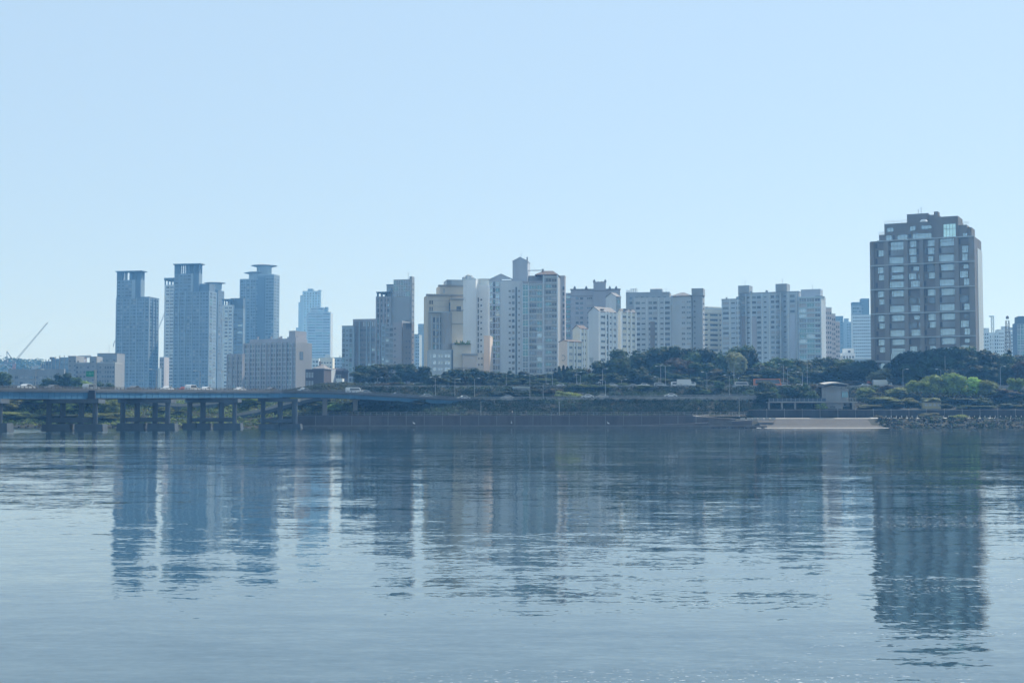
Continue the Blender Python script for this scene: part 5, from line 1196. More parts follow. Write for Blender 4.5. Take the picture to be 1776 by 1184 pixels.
# ------------------------------------------------------------------ trees
def clump(rnd, mb, p, nrm, s, k):
    u = nrm.cross(Vector((rnd.uniform(-1, 1), rnd.uniform(-1, 1), rnd.uniform(-1, 1))))
    if u.length < 1e-3: u = Vector((1, 0, 0))
    u.normalize(); v = nrm.cross(u).normalized(); i = len(mb.v)
    a = s * rnd.uniform(.6, 1.2); c = s * rnd.uniform(.35, .8)
    for q in (p - u*a, p - v*c + nrm*s*.2, p + u*a, p + v*c - nrm*s*.15): mb.v.append(tuple(q))
    mb.f.append((i, i+1, i+2, i+3)); mb.m.append(k)
def crown_mesh(kind, seed, mat, n=1500):
    rnd = random.Random(seed); mb = MB(); k = mb.mi(mat); blobs = []
    if kind in ('round', 'oval'):          # 10 m tall tree
        bw = 3.4 if kind == 'round' else 2.6
        for i in range(rnd.randint(24, 30)):
            a = rnd.uniform(0, 6.28); t = rnd.uniform(0, 1); z = 2.6 + t * 6.2
            rr = bw * math.sqrt(max(.05, 1 - ((z - 5.6) / 4.6) ** 2)) * rnd.uniform(.4, .85)
            blobs.append((Vector((math.cos(a) * rr, math.sin(a) * rr, z)), rnd.uniform(.9, 1.75)))
        blobs.append((Vector((0, 0, 5.5)), 2.4))
    elif kind == 'conic':
        for i in range(24):
            t = i / 23; z = 1.4 + t * 8.2; rr = 1.7 * (1 - t) ** .8 + .12; a = rnd.uniform(0, 6.28)
            blobs.append((Vector((math.cos(a) * rr * .45, math.sin(a) * rr * .45, z)), rr * .62 + .2))
    elif kind == 'pine':
        for i in range(13):
            a = rnd.uniform(0, 6.28); z = rnd.uniform(5.5, 9.2); rr = rnd.uniform(.2, 2.6) * (1.15 - (z - 5.5) / 6)
            blobs.append((Vector((math.cos(a) * rr, math.sin(a) * rr, z)), rnd.uniform(.8, 1.3)))
    elif kind == 'dome':
        for i in range(26):
            a = rnd.uniform(0, 6.28); el = rnd.uniform(-.1, 1.5); rr = 3.6
            blobs.append((Vector((math.cos(a) * math.cos(el) * rr, math.sin(a) * math.cos(el) * rr, 3.2 + math.sin(el) * 4.9)), rnd.uniform(1.1, 1.6)))
        blobs.append((Vector((0, 0, 4.2)), 3.2))
    elif kind == 'bush':
        for i in range(14):
            a = rnd.uniform(0, 6.28); rr = rnd.uniform(.5, 4.0); blobs.append((Vector((math.cos(a) * rr, math.sin(a) * rr, rnd.uniform(1.5, 8.0 - rr * .8))), rnd.uniform(1.3, 2.3)))
    tot = sum(r * r for _, r in blobs)
    for c, r in blobs:
        for _ in range(int(n * r * r / tot)):
            d = Vector((rnd.gauss(0, 1), rnd.gauss(0, 1), rnd.gauss(.15, 1))).normalized()
            p = c + d * r * rnd.uniform(.78, 1.08); nr = (d + Vector((rnd.uniform(-.7, .7), rnd.uniform(-.7, .7), rnd.uniform(-.4, .7)))).normalized()
            clump(rnd, mb, p, nr, rnd.uniform(.24, .44), k)
        # dense inner mass
        i0 = len(mb.v); m_ = 7
        for la in range(1, 4):
            for lo in range(m_):
                th = math.pi * la / 4; ph = 2 * math.pi * lo / m_ + rnd.uniform(-.2, .2); q = r * rnd.uniform(.66, .84)
                mb.v.append((c.x + math.sin(th) * math.cos(ph) * q, c.y + math.sin(th) * math.sin(ph) * q, c.z + math.cos(th) * q))
        for la in range(2):
            for lo in range(m_): a_ = i0 + la*m_ + lo; b_ = i0 + la*m_ + (lo+1) % m_; mb.f.append((a_, a_+m_, b_+m_, b_)); mb.m.append(k)
        mb.f.append(tuple(i0 + q for q in range(m_))); mb.m.append(k); mb.f.append(tuple(i0 + 2*m_ + q for q in reversed(range(m_)))); mb.m.append(k)
    return mb.mesh('crown')
def trunk_mesh(kind, seed):
    rnd = random.Random(seed + 50); m = MB(); top = {'conic': 8.5, 'pine': 7.5, 'bush': 2.5, 'dome': 4}.get(kind, 6.0)
    m.tube((0, 0, -.6), (.1, 0, top * .5), .24, .17, M_BARK, 6); m.tube((.1, 0, top * .5), (rnd.uniform(-.3, .3), 0, top), .17, .06, M_BARK, 6)
    for i in range(5):
        a = rnd.uniform(0, 6.28); z = top * rnd.uniform(.3, .8); l = 1.0 if kind == 'conic' else 2.1; m.tube((.05, 0, z), (math.cos(a) * l, math.sin(a) * l, z + l * .7), .09, .03, M_BARK, 5)
    return m.mesh('trunk')
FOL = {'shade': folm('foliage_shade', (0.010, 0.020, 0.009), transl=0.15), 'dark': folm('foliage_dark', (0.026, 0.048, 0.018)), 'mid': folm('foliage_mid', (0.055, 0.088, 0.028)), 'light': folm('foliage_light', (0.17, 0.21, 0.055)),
       'brown': folm('foliage_brown', (0.080, 0.068, 0.036)), 'pale': folm('foliage_pale', (0.17, 0.18, 0.10)), 'bright': folm('foliage_bright', (0.19, 0.28, 0.055))}
CROWN = {}; TRUNK = {}
def get_tree(kind, tone, i):
    k = (kind, tone, i)
    if k not in CROWN: CROWN[k] = crown_mesh(kind, hash((kind, i)) % 9999 if False else (i * 37 + len(kind) * 101 + ord(kind[0])), FOL[tone], {'bush': 1700, 'conic': 1600, 'dome': 2800, 'pine': 1300}.get(kind, 2800))
    k2 = (kind, i)
    if k2 not in TRUNK: TRUNK[k2] = trunk_mesh(kind, i)
    return CROWN[k], TRUNK[k2]
LM = [(0, 200, 'the low white blocks'), (200, 280, 'the leftmost stepped tower'), (280, 412, 'the tallest stepped tower'), (412, 545, 'the broad beige slab'), (545, 596, 'the two dark houses'), (596, 722, 'the brown-grey cluster'),
      (722, 848, 'the beige stepped building'), (848, 982, 'the big glazed tower'), (982, 1099, 'the gabled slabs'), (1099, 1221, 'the hipped grey slab'), (1221, 1253, 'the narrow cream block'), (1253, 1432, 'the widest blue-grey slab'),
      (1432, 1512, 'the distant pale towers'), (1512, 1704, 'the brown grid tower'), (1704, 1900, 'the distant white slabs')]
def lm(px):
    for a, b, n in LM:
        if a <= px < b: return n
    return LM[0][2] if px < 0 else LM[-1][2]
KN = {'round': 'broad tree', 'oval': 'upright tree', 'conic': 'pointed tree', 'pine': 'open-crowned pine', 'dome': 'clipped dome tree', 'bush': 'bushy tree'}
TN = {'dark': 'dark green', 'mid': 'mid green', 'light': 'light green', 'brown': 'brownish', 'pale': 'pale grey-green', 'bright': 'bright green'}
ORD = 'leftmost second third fourth fifth sixth seventh eighth ninth tenth eleventh twelfth thirteenth fourteenth fifteenth sixteenth seventeenth eighteenth nineteenth twentieth'.split() + ['twenty-first', 'twenty-second', 'twenty-third', 'twenty-fourth', 'twenty-fifth', 'twenty-sixth', 'twenty-seventh', 'twenty-eighth', 'twenty-ninth', 'thirtieth'] + ['thirty-%s' % w for w in 'first second third fourth fifth sixth seventh eighth ninth'.split()]
TREES = []; CBB = {}
def T(px, top, Y, w, kind, tone, base=None): TREES.append((px, top, Y, w, kind, tone, base))
# left, beyond the low blocks
for px, t, w, k, tn in ((5, 645, 26, 'round', 'mid'), (80, 657, 20, 'round', 'mid'), (92, 660, 18, 'bush', 'mid'), (107, 648, 24, 'round', 'dark'), (131, 655, 20, 'round', 'mid'), (150, 661, 24, 'bush', 'light'), (172, 662, 20, 'bush', 'mid'), (190, 664, 16, 'bush', 'mid')): T(px, t, 640, w, k, tn)
# under the bridge, left bank
for px, t, Y, w, k, tn in ((8, 693, 492, 40, 'round', 'light'), (30, 688, 500, 44, 'round', 'mid'), (52, 684, 506, 46, 'round', 'mid'), (76, 687, 500, 44, 'round', 'mid'), (100, 690, 496, 40, 'bush', 'light'), (122, 692, 492, 40, 'round', 'light'), (148, 690, 498, 40, 'bush', 'mid'), (176, 690, 494, 34, 'round', 'light'), (196, 693, 490, 36, 'bush', 'light'),
                        (222, 690, 505, 40, 'bush', 'mid'), (252, 697, 508, 36, 'round', 'mid'), (283, 706, 492, 26, 'round', 'light'), (312, 712, 490, 30, 'bush', 'mid'), (345, 700, 510, 40, 'bush', 'mid'), (380, 698, 512, 40, 'bush', 'dark'), (428, 684, 500, 26, 'oval', 'light'), (446, 692, 503, 30, 'bush', 'mid'), (40, 716, 484, 50, 'bush', 'mid'), (15, 714, 484, 40, 'bush', 'light'), (100, 718, 483, 60, 'bush', 'mid'), (180, 716, 483, 50, 'bush', 'light'),
                        (545, 700, 492, 30, 'bush', 'mid'), (562, 697, 494, 30, 'round', 'mid'), (585, 700, 490, 34, 'bush', 'bright'), (602, 698, 489, 26, 'bush', 'bright'), (632, 690, 493, 36, 'round', 'dark'), (655, 691, 494, 30, 'round', 'mid'), (690, 694, 493, 36, 'round', 'dark'), (722, 692, 494, 34, 'round', 'dark')): T(px, t, Y, w, k, tn)
# above the bridge end
for px, t, Y, w, k, tn in ((608, 662, 600, 26, 'bush', 'dark'), (624, 646, 590, 24, 'round', 'mid'), (641, 634, 600, 34, 'round', 'dark'), (664, 632, 605, 34, 'round', 'mid'), (655, 642, 585, 26, 'round', 'dark'), (686, 650, 590, 18, 'conic', 'dark'), (705, 632, 600, 34, 'round', 'dark'), (723, 642, 604, 22, 'round', 'mid'), (737, 636, 600, 18, 'oval', 'dark'), (751, 650, 590, 20, 'round', 'mid'),
                        (668, 670, 545, 34, 'bush', 'brown'), (692, 664, 548, 34, 'bush', 'mid'), (716, 668, 540, 36, 'bush', 'brown'), (738, 664, 544, 24, 'round', 'dark'), (752, 670, 530, 24, 'bush', 'pale'), (640, 672, 540, 30, 'bush', 'mid')): T(px, t, Y, w, k, tn)
# dark belt under the beige building and glazed tower
for i, (px, t) in enumerate(((760, 652), (772, 646), (783, 643), (793, 641), (805, 645), (815, 640), (827, 641), (838, 643), (848, 646), (860, 645), (872, 648), (884, 644), (896, 650), (906, 645), (917, 651), (928, 650), (940, 651), (951, 648))): T(px, t, 560 + (i * 7) % 24, 22, ('oval', 'conic', 'round', 'oval', 'pine')[i % 5], 'dark')
for px, t in ((768, 660), (786, 663), (860, 663), (880, 664), (930, 665)): T(px, t, 548, 22, 'round', 'dark')
for i, px in enumerate((806, 817, 827, 834)): T(px, 652 + i % 3, 530, 14, 'pine', 'dark')
for i, (px, t) in enumerate(((963, 640), (970, 637), (977, 635), (984, 637), (991, 636))): T(px, t, 572 + i % 3 * 5, 12, 'conic', 'dark')
for px, t, Y, w, k, tn in ((1000, 640, 568, 26, 'round', 'mid'), (1013, 640, 575, 24, 'round', 'brown'), (1022, 648, 560, 20, 'bush', 'mid'), (1043, 628, 570, 26, 'oval', 'dark'), (1060, 636, 568, 20, 'round', 'mid'), (1092, 609, 575, 52, 'round', 'dark'), (1078, 622, 565, 30, 'round', 'mid'), (1106, 640, 555, 30, 'round', 'dark'), (1132, 605, 585, 44, 'round', 'dark'), (1152, 606, 590, 40, 'round', 'dark'),
                        (1172, 603, 588, 44, 'round', 'dark'), (1190, 608, 590, 36, 'round', 'dark'), (1176, 624, 565, 50, 'dome', 'brown'), (1150, 632, 560, 36, 'round', 'dark'), (1204, 612, 580, 34, 'round', 'mid'), (1222, 607, 585, 34, 'round', 'dark'), (1213, 630, 562, 36, 'round', 'dark'), (1236, 618, 580, 14, 'conic', 'mid'), (1246, 613, 582, 14, 'oval', 'dark'), (1240, 640, 560, 30, 'dome', 'brown'),
                        (1262, 612, 575, 26, 'round', 'mid'), (1284, 602, 585, 44, 'round', 'mid'), (1298, 608, 582, 30, 'round', 'dark'), (1278, 613, 562, 28, 'oval', 'pale'), (1305, 640, 562, 34, 'round', 'dark'), (1318, 634, 575, 22, 'bush', 'bright'), (1262, 644, 556, 26, 'round', 'dark')): T(px, t, Y, w, k, tn)
for i, (px, t) in enumerate(((1330, 629), (1345, 624), (1360, 622), (1375, 626), (1388, 625), (1402, 628), (1416, 626), (1430, 622), (1445, 622), (1460, 624), (1474, 628), (1488, 632), (1501, 626))): T(px, t, 575 + (i * 11) % 18, 32, ('round', 'oval', 'round', 'conic')[i % 4] if i % 4 != 3 else 'round', ('mid', 'dark', 'mid')[i % 3])
for i, px in enumerate((1335, 1362, 1390, 1418, 1445, 1470, 1494)): T(px, 641 + (i * 5) % 6, 558, 36, 'round', 'dark')
T(1300, 668, 530, 18, 'bush', 'mid')
# right: pale pair and the big dark mass
for px, t, Y, w, k, tn in ((1523, 645, 545, 26, 'oval', 'pale'), (1538, 640, 548, 28, 'oval', 'pale'), (1556, 630, 570, 34, 'round', 'dark'), (1548, 656, 556, 30, 'round', 'dark')): T(px, t, Y, w, k, tn)
for i, (px, t) in enumerate(((1572, 622), (1588, 612), (1606, 610), (1624, 608), (1641, 605), (1658, 605), (1675, 604), (1690, 608), (1706, 614), (1722, 617), (1738, 618), (1750, 610), (1765, 618), (1782, 622))): T(px, t, 549 + (i * 5) % 8, 40 if i != 11 else 22, 'round' if i != 11 else 'conic', 'dark')
for i, px in enumerate((1580, 1605, 1630, 1655, 1680, 1705, 1730, 1755, 1775)): T(px, 632 + (i * 7) % 8, 542 + i % 2 * 3, 38, 'round', 'dark')
T(1772, 628, 535, 20, 'oval', 'brown')
for px, t, Y, w, k, tn in ((1588, 661, 508, 27, 'round', 'light'), (1617, 652, 507, 31, 'dome', 'light'), (1652, 648, 507, 35, 'dome', 'bright'), (1688, 655, 508, 30, 'dome', 'bright'), (1716, 661, 505, 32, 'round', 'light'), (1761, 657, 508, 22, 'round', 'bright'), (1738, 675, 506, 40, 'round', 'brown'), (1702, 690, 497, 32, 'bush', 'dark'), (1776, 676, 510, 24, 'bush', 'mid'),
                        (1556, 673, 505, 28, 'oval', 'light'), (1576, 670, 510, 18, 'bush', 'mid'), (1541, 668, 516, 34, 'bush', 'brown'), (1518, 680, 504, 30, 'bush', 'mid'), (1530, 688, 499, 40, 'bush', 'light'), (1572, 690, 499, 34, 'bush', 'light'), (1548, 694, 496, 34, 'bush', 'mid'), (1612, 690, 499, 26, 'round', 'pale'), (1587, 680, 502, 18, 'oval', 'dark'),
                        (1660, 690, 500, 40, 'bush', 'dark'), (1758, 700, 493, 40, 'bush', 'mid'), (1690, 706, 491, 40, 'bush', 'mid'), (1510, 704, 492, 26, 'bush', 'pale'), (1635, 700, 494, 24, 'bush', 'dark'), (1664, 722, 484, 26, 'bush', 'light'), (1612, 716, 486, 22, 'bush', 'pale'), (1526, 728, 481, 14, 'bush', 'brown'),
                        (1508, 668, 520, 22, 'bush', 'mid'), (1479, 660, 545, 30, 'bush', 'brown'), (1500, 672, 515, 26, 'bush', 'light'), (1493, 684, 505, 26, 'bush', 'mid')): T(px, t, Y, w, k, tn)
# in front of the expressway, centre right
for px, t, Y, w, k, tn in ((1330, 662, 514, 26, 'oval', 'mid'), (1326, 680, 497, 30, 'round', 'dark'), (1342, 672, 505, 24, 'bush', 'mid'), (1377, 668, 508, 28, 'round', 'dark'), (1396, 665, 510, 20, 'conic', 'mid'), (1421, 666, 509, 30, 'round', 'brown'), (1408, 678, 503, 20, 'bush', 'mid'), (1425, 699, 490.5, 22, 'bush', 'light'), (1248, 661, 522, 14, 'round', 'mid'), (1212, 668, 520, 22, 'bush', 'mid'), (1222, 676, 518, 24, 'bush', 'mid'),
                        (1272, 657, 546, 20, 'bush', 'mid'), (1295, 657, 546, 22, 'bush', 'mid'), (1354, 656, 548, 24, 'bush', 'brown'), (1376, 654, 548, 24, 'bush', 'mid'), (1172, 662, 546, 16, 'bush', 'pale'), (1198, 661, 546, 18, 'bush', 'pale'), (1118, 668, 522, 18, 'bush', 'mid'), (1080, 664, 530, 18, 'bush', 'mid'),
                        (925, 662, 535, 20, 'round', 'mid'), (940, 664, 535, 20, 'dome', 'mid'), (957, 664, 538, 18, 'dome', 'mid'), (975, 664, 540, 22, 'round', 'mid'), (933, 676, 520, 22, 'bush', 'mid'), (958, 674, 518, 24, 'bush', 'brown'), (972, 678, 514, 24, 'bush', 'light'), (993, 680, 514, 30, 'bush', 'light'), (1010, 668, 524, 24, 'bush', 'light'), (1000, 672, 524, 24, 'bush', 'mid'), (1024, 670, 524, 22, 'bush', 'mid'), (1045, 668, 524, 26, 'bush', 'mid'),
                        (912, 678, 515, 26, 'bush', 'dark'), (890, 678, 515, 24, 'bush', 'dark'), (866, 678, 516, 26, 'bush', 'dark'), (1300, 676, 515, 20, 'bush', 'mid')): T(px, t, Y, w, k, tn)
for i, px in enumerate(range(1325, 1510, 21)): T(px, 634 + (i * 5) % 7, 566 + i % 3 * 3, 34, 'round', ('mid', 'dark')[i % 2])
for i, px in enumerate(range(1568, 1790, 17)): T(px, 616 + (i * 7) % 9 + (8 if px > 1710 else 0), 546 + i % 3 * 2, 36, 'round', ('dark', 'dark', 'mid')[i % 3])
for i, px in enumerate(range(752, 960, 15)): T(px, 655 + (i * 5) % 8, 545 + i % 3 * 3, 26, 'round', ('dark', 'mid')[i % 2])
for i, px in enumerate(range(1050, 1325, 25)): T(px, 648 + (i * 5) % 12, 550 + i % 3 * 2, 30, ('round', 'oval')[i % 2], ('dark', 'mid', 'dark')[i % 3])
TREES.sort(key=lambda t: t[0]); keyed = {}
for t in TREES: keyed.setdefault((lm(t[0]), t[4], t[5]), []).append(t)
for ti, t in enumerate(TREES):
    px, top, Y, w, kind, tone, base = t
    x = Xat(px, Y, top + 15); zg = gz(x, Y); zt = Zat(top, Y); h = max(1.2, zt - zg); wid = w / F * Y
    cr, tk = get_tree(kind, tone, ti % 4)
    if cr.name not in CBB: vs = [v.co for v in cr.vertices]; zz = sorted(v.z for v in vs); xx = sorted(abs(v.x) for v in vs); CBB[cr.name] = (zz[int(len(zz)*.985)], 2 * xx[int(len(xx)*.95)])
    root = empty('tree' if kind not in ('bush',) else 'bush', (x, Y, zg)); nat = {'round': 9.0, 'oval': 7.0, 'conic': 4.4, 'pine': 7.0, 'dome': 9.6, 'bush': 10.5}[kind]
    hn = {'round': 10.0, 'oval': 10.0, 'conic': 10.3, 'pine': 10.2, 'dome': 9.6, 'bush': 9.4}[kind]
    hn, nat = CBB[cr.name]; sx = wid * 1.18 / nat; sz = h / hn; rot = random.uniform(0, 6.28)
    g = keyed[(lm(px), kind, tone)]; idx = g.index(t); noun = KN[kind] if kind != 'bush' or h > 5 else 'shrub'
    where = lm(px); low = 'low ' if h < 3.5 else ('tall ' if h > 13 else '')
    if len(g) == 1: lab = f'{low}{TN[tone]} {noun}, the only such one before {where}'
    elif idx == len(g) - 1: lab = f'{low}{TN[tone]} {noun}, rightmost of its kind before {where}'
    else: lab = f'{TN[tone]} {noun}, {ORD[min(idx, 38)]} from left of its kind before {where}' if idx else f'{low}{TN[tone]} {noun}, leftmost of its kind before {where}'
    tag(root, lab, 'tree' if kind != 'bush' else 'bush', 'trees and bushes along the far bank')
    M_ = Matrix.Rotation(rot, 4, 'Z') @ Matrix.Diagonal((sx, sx, sz, 1)); link('crown', cr, root, Matrix.Diagonal((1, 1, 1, 1)) @ M_)
    if kind != 'bush' or h > 4: link('trunk', tk, root, Matrix.Rotation(rot, 4, 'Z') @ Matrix.Diagonal((min(sx, sz), min(sx, sz), sz, 1)))

# ground cover on slopes: many small shrubs nobody could count
def ground_cover(name, label, areas, mats, seed):
    rnd = random.Random(seed); mb = MB(); ks = [mb.mi(m) for m in mats]
    for (xa, xb, ya, yb, dens, rmin, rmax) in areas:
        for _ in range(int((xb - xa) * (yb - ya) * dens)):
            x = rnd.uniform(xa, xb); y = rnd.uniform(ya, yb); r = rnd.uniform(rmin, rmax); z = gz(x, y)
            q = noise.noise(Vector((x * .07, y * .15, 3))) + rnd.uniform(-.25, .25); k = ks[0] if q < .05 else (ks[1] if q < .28 else ks[2 % len(ks)])
            for _ in range(int(16 + r * 14)):
                d = Vector((rnd.gauss(0, 1), rnd.gauss(0, 1), abs(rnd.gauss(0, .9)))).normalized(); p = Vector((x, y, z)) + Vector((d.x * r * 1.3, d.y * r, d.z * r * rnd.uniform(.6, 1.1)))
                clump(rnd, mb, p, (d + Vector((rnd.uniform(-.5, .5), rnd.uniform(-.5, .5), .3))).normalized(), rnd.uniform(.16, .34), k)
    o = mb.build(name); tag(o, label, 'ground cover', kind='stuff')
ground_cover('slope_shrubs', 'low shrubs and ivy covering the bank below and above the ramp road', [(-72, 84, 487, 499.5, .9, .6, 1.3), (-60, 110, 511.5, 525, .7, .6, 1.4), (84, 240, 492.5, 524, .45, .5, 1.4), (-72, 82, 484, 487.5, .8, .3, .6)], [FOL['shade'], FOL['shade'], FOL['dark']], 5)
ground_cover('grassy_slope', 'bright green scrub on the slope beside the right end of the bridge', [(-72, -50, 487, 499, 1.0, .6, 1.3)], [FOL['light'], FOL['bright'], FOL['mid']], 16)
ground_cover('bank_scrub', 'light scrub on the left bank under the bridge', [(-195, -72, 473, 483, .5, .4, 1.0), (-195, -66, 484.5, 520, .35, .6, 1.6)], [FOL['mid'], FOL['light'], FOL['mid']], 6)
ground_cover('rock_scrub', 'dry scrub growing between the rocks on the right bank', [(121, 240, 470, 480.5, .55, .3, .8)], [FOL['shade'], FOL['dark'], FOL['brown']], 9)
ground_cover('verge_hedge', 'rough hedge along the expressway verge', [(-110, 270, 541.5, 552, .45, .7, 1.6), (-110, -60, 512, 552, .4, .7, 1.6)], [FOL['dark'], FOL['mid'], FOL['pale']], 12)
# planted terrace on the beige building
rnd = random.Random(3); m = MB(); k = m.mi(FOL['mid'])
for _ in range(420):
    px = rnd.uniform(788, 815); x = Xat(px, 634, 595); h = .4 + 1.6 * abs(noise.noise(Vector((px * .3, 0, 0)))) * 2
    p = Vector((x, 634.5 + rnd.uniform(0, 3), Zat(597, 634) + rnd.uniform(0, h))); clump(rnd, m, p, Vector((rnd.uniform(-1, 1), -1, rnd.uniform(0, 1))).normalized(), rnd.uniform(.18, .35), k)
o = m.build('terrace_plants'); tag(o, 'green plants along the terrace of the beige stepped building', 'plants', kind='stuff')
# wooded hill on the far left
hm = MB(); k = hm.mi(gm); N = 40
def hillz(x, y): u = (x + 610) / 130; v_ = (y - 1750) / 220; return 16 + 56 * math.exp(-u*u - v_*v_) * (1 + .25 * noise.noise(Vector((x*.01, y*.01, 0))))
hx = [-1100 + i * 24 for i in range(37)]; hy = [1500 + j * 30 for j in range(16)]
for x in hx:
    for y in hy: hm.v.append((x, y, hillz(x, y) - 1.0))
for i in range(len(hx) - 1):
    for j in range(len(hy) - 1): a = i * len(hy) + j; hm.f.append((a, a + len(hy), a + len(hy) + 1, a + 1)); hm.m.append(k)
o = hm.build('hill'); tag(o, kind='structure')
rnd = random.Random(8); m = MB(); k = m.mi(FOL['mid'])
for _ in range(900):
    x = rnd.uniform(-960, -400); y = rnd.uniform(1530, 1800); z = hillz(x, y); r = rnd.uniform(4, 8)
    for _ in range(26):
        d = Vector((rnd.gauss(0, 1), rnd.gauss(0, 1), abs(rnd.gauss(0, 1)))).normalized(); clump(rnd, m, Vector((x, y, z)) + d * r, d, rnd.uniform(1.2, 2.4), k)
o = m.build('hill_wood'); tag(o, 'hazy wood covering the hill at the far left', 'wood', kind='stuff')

# ------------------------------------------------------------------ street lamps
def lamp_meshes(h, double, arm=1.6):
    m = MB(); m.tube((0, 0, 0), (0, 0, .6), .16, .14, M_POLE, 8); m.tube((0, 0, .6), (0, 0, h), .11, .065, M_POLE, 8)
    a = MB(); hd = []
    for s_ in ((-1, 1) if double else (1,)):
        a.tube((0, 0, h - .1), (s_ * arm * .5, 0, h + .22), .05, .045, M_POLE, 6); a.tube((s_ * arm * .5, 0, h + .22), (s_ * arm, 0, h + .28), .045, .04, M_POLE, 6)
        q = MB(); q.box(s_ * arm - .42, s_ * arm + .42, -.16, .16, h + .2, h + .34, M_LAMP); q.box(s_ * arm - .36, s_ * arm + .36, -.13, .13, h + .13, h + .2, G_CURT); hd.append(q.mesh('lamp_head'))
    return m.mesh('pole'), a.mesh('arm'), hd
LP = {}
LAMPS = [  # px, top, Y, double, side, location
 (62, 640, None, 0, 1, 'on the bridge'), (347, 645, None, 0, -1, 'on the bridge'), (395, 647, None, 0, -1, 'on the bridge'), (271, 644, None, 0, -1, 'on the bridge'),
 (655, 654, 560, 0, 1, ''), (755, 655, 515, 1, 1, ''), (789, 656, 512, 0, 1, ''), (823, 659, 502, 0, 1, ''), (878, 649, 532, 0, 1, ''), (919, 650, 502, 1, 1, ''), (942, 664, 502, 0, 1, ''), (947, 648, 540, 0, 1, ''), (958, 647, 532, 0, 1, ''), (1000, 648, 540, 0, 1, ''), (1007, 650, 545, 0, -1, ''),
 (1045, 638, 532, 0, 1, ''), (1050, 661, 502, 0, -1, ''), (1078, 658, 530, 0, 1, ''), (1143, 652, 532, 0, -1, ''), (1146, 637, 535, 0, -1, ''), (1154, 636, 528, 1, 1, ''), (1226, 644, 520, 1, 1, ''), (1265, 650, 517, 1, 1, ''), (1273, 632, 532, 0, 1, ''), (1282, 698, 499, 0, 0, ''),
 (1359, 633, 540, 0, -1, ''), (1366, 643, 520, 0, 1, ''), (1392, 646, 535, 0, -1, ''), (1400, 629, 535, 0, 1, ''), (1566, 640, 520, 0, 1, ''), (1632, 640, 530, 0, -1, ''), (1735, 637, 520, 0, 1, ''), (1639, 618, 535, 0, 0, ''), (834, 694, 499.6, 0, 0, ''), (970, 696, 499.6, 0, 0, '')]
LAMPS = [l for l in LAMPS if l[4] != 0]
cnt = {}
for l in sorted(LAMPS): cnt.setdefault(lm(l[0]), []).append(l)
def lamp_label(l):
    g = cnt[lm(l[0])]; i = g.index(l); k = 'double-armed' if l[3] else 'single-armed'; w = lm(l[0])
    if l[5]: return f'thin {k} street lamp on the bridge in front of {w}'
    if len(g) == 1: return f'thin {k} street lamp, the only one in front of {w}'
    return f'thin {k} street lamp, {ORD[i]}{"" if i == 0 else " from left"} of those before {w}'
for l in LAMPS:
    px, top, Y, dbl, side, on = l
    if Y is None: bp = br_point(px); Y = bp.y + 7; x = Xat(px, Y, 655); zg = bp.z - 1.0
    else: x = Xat(px, Y, top + 15); zg = gz(x, Y) if not (500 < Y < 509) else zroad1(x)
    h = Zat(top, Y) - zg
    if (round(h), dbl) not in LP: LP[(round(h), dbl)] = lamp_meshes(round(h), dbl)
    pm, am, hds = LP[(round(h), dbl)]
    r_ = empty('street_lamp', (x, Y, zg), 0 if side > 0 else math.pi); tag(r_, lamp_label(l), 'street lamp', 'street lamps on the roads and bridge')
    link('pole', pm, r_); link('arm', am, r_)
    for q in hds: link('lamp_head', q, r_)
# plain poles
for px, top, Y, lb in ((1639, 618, 538, 'tall plain grey pole against the dark trees before the brown grid tower'), (1282, 690, 484, 'short plain post at the right end of the promenade'), (834, 697, 484, 'thin pole on the vegetated bank beside the end of the bridge'), (970, 697, 484, 'thin pole on the bank below the gabled slabs'), (1026, 627, 560, 'broad-headed pole beside the blank grey gable')):
    x = Xat(px, Y, top + 10); zg = gz(x, Y); h = Zat(top, Y) - zg; m = MB(); m.tube((0, 0, -.2), (0, 0, h), .12, .07, M_POLE, 8); m.tube((0, 0, h), (0, 0, h + .15), .14, .1, M_POLE, 8); m.tube((0, 0, 0), (0, 0, .3), .2, .18, M_POLE, 8)
    if px == 1026: m.tube((0, 0, h - .2), (0, 0, h + 1.6), .5, .9, W_GREY, 8)
    o = m.build('pole'); o.location = (x, Y, zg); tag(o, lb, 'pole')
# green road sign on the bridge
bp = br_point(165); Y = bp.y + 3; x = Xat(165, Y, 655); r_ = empty('road_sign', (x, Y, bp.z - 1)); tag(r_, 'green road sign panel on a gantry arm over the bridge', 'road sign')
h = Zat(641, Y) - (bp.z - 1); m = MB()
lattice(m, (0, 0, 0), (0, 0, h), .55, .45, M_POLE, 8, .06); m.tube((0, 0, h - .8), (-2.2, 0, h - .8), .1, .1, M_POLE, 6); m.tube((0, 0, h - 1.9), (-2.2, 0, h - 1.9), .08, .08, M_POLE, 6); m.build('gantry', r_)
M_SIGN = pmat('sign_green', (0.02, 0.26, 0.20), .5, .08); s_ = Y / F
m = MB(); m.box(-15.5 * s_, -1.2 * s_, -.25, -.12, h - 12 * s_, h - 2.5 * s_, M_SIGN); p_ = m.build('sign_panel', r_)
m = MB()
for (a, c, z0, z1) in ((-14.8, -12.2, 6.8, 7.4), (-14.8, -12.2, 4.8, 5.4), (-10.5, -9.8, 4.2, 9.5), (-9.0, -8.3, 4.2, 8.5), (-7.5, -6.8, 5.2, 9.5), (-5.8, -2.6, 6.9, 7.5), (-5.8, -3.2, 4.8, 5.4)): m.box(a * s_, c * s_, -.27, -.245, h - z1 * s_, h - z0 * s_, pmat('sign_pale_green', (.25, .55, .48), .5, .05))
m.build('sign_marks', r_)

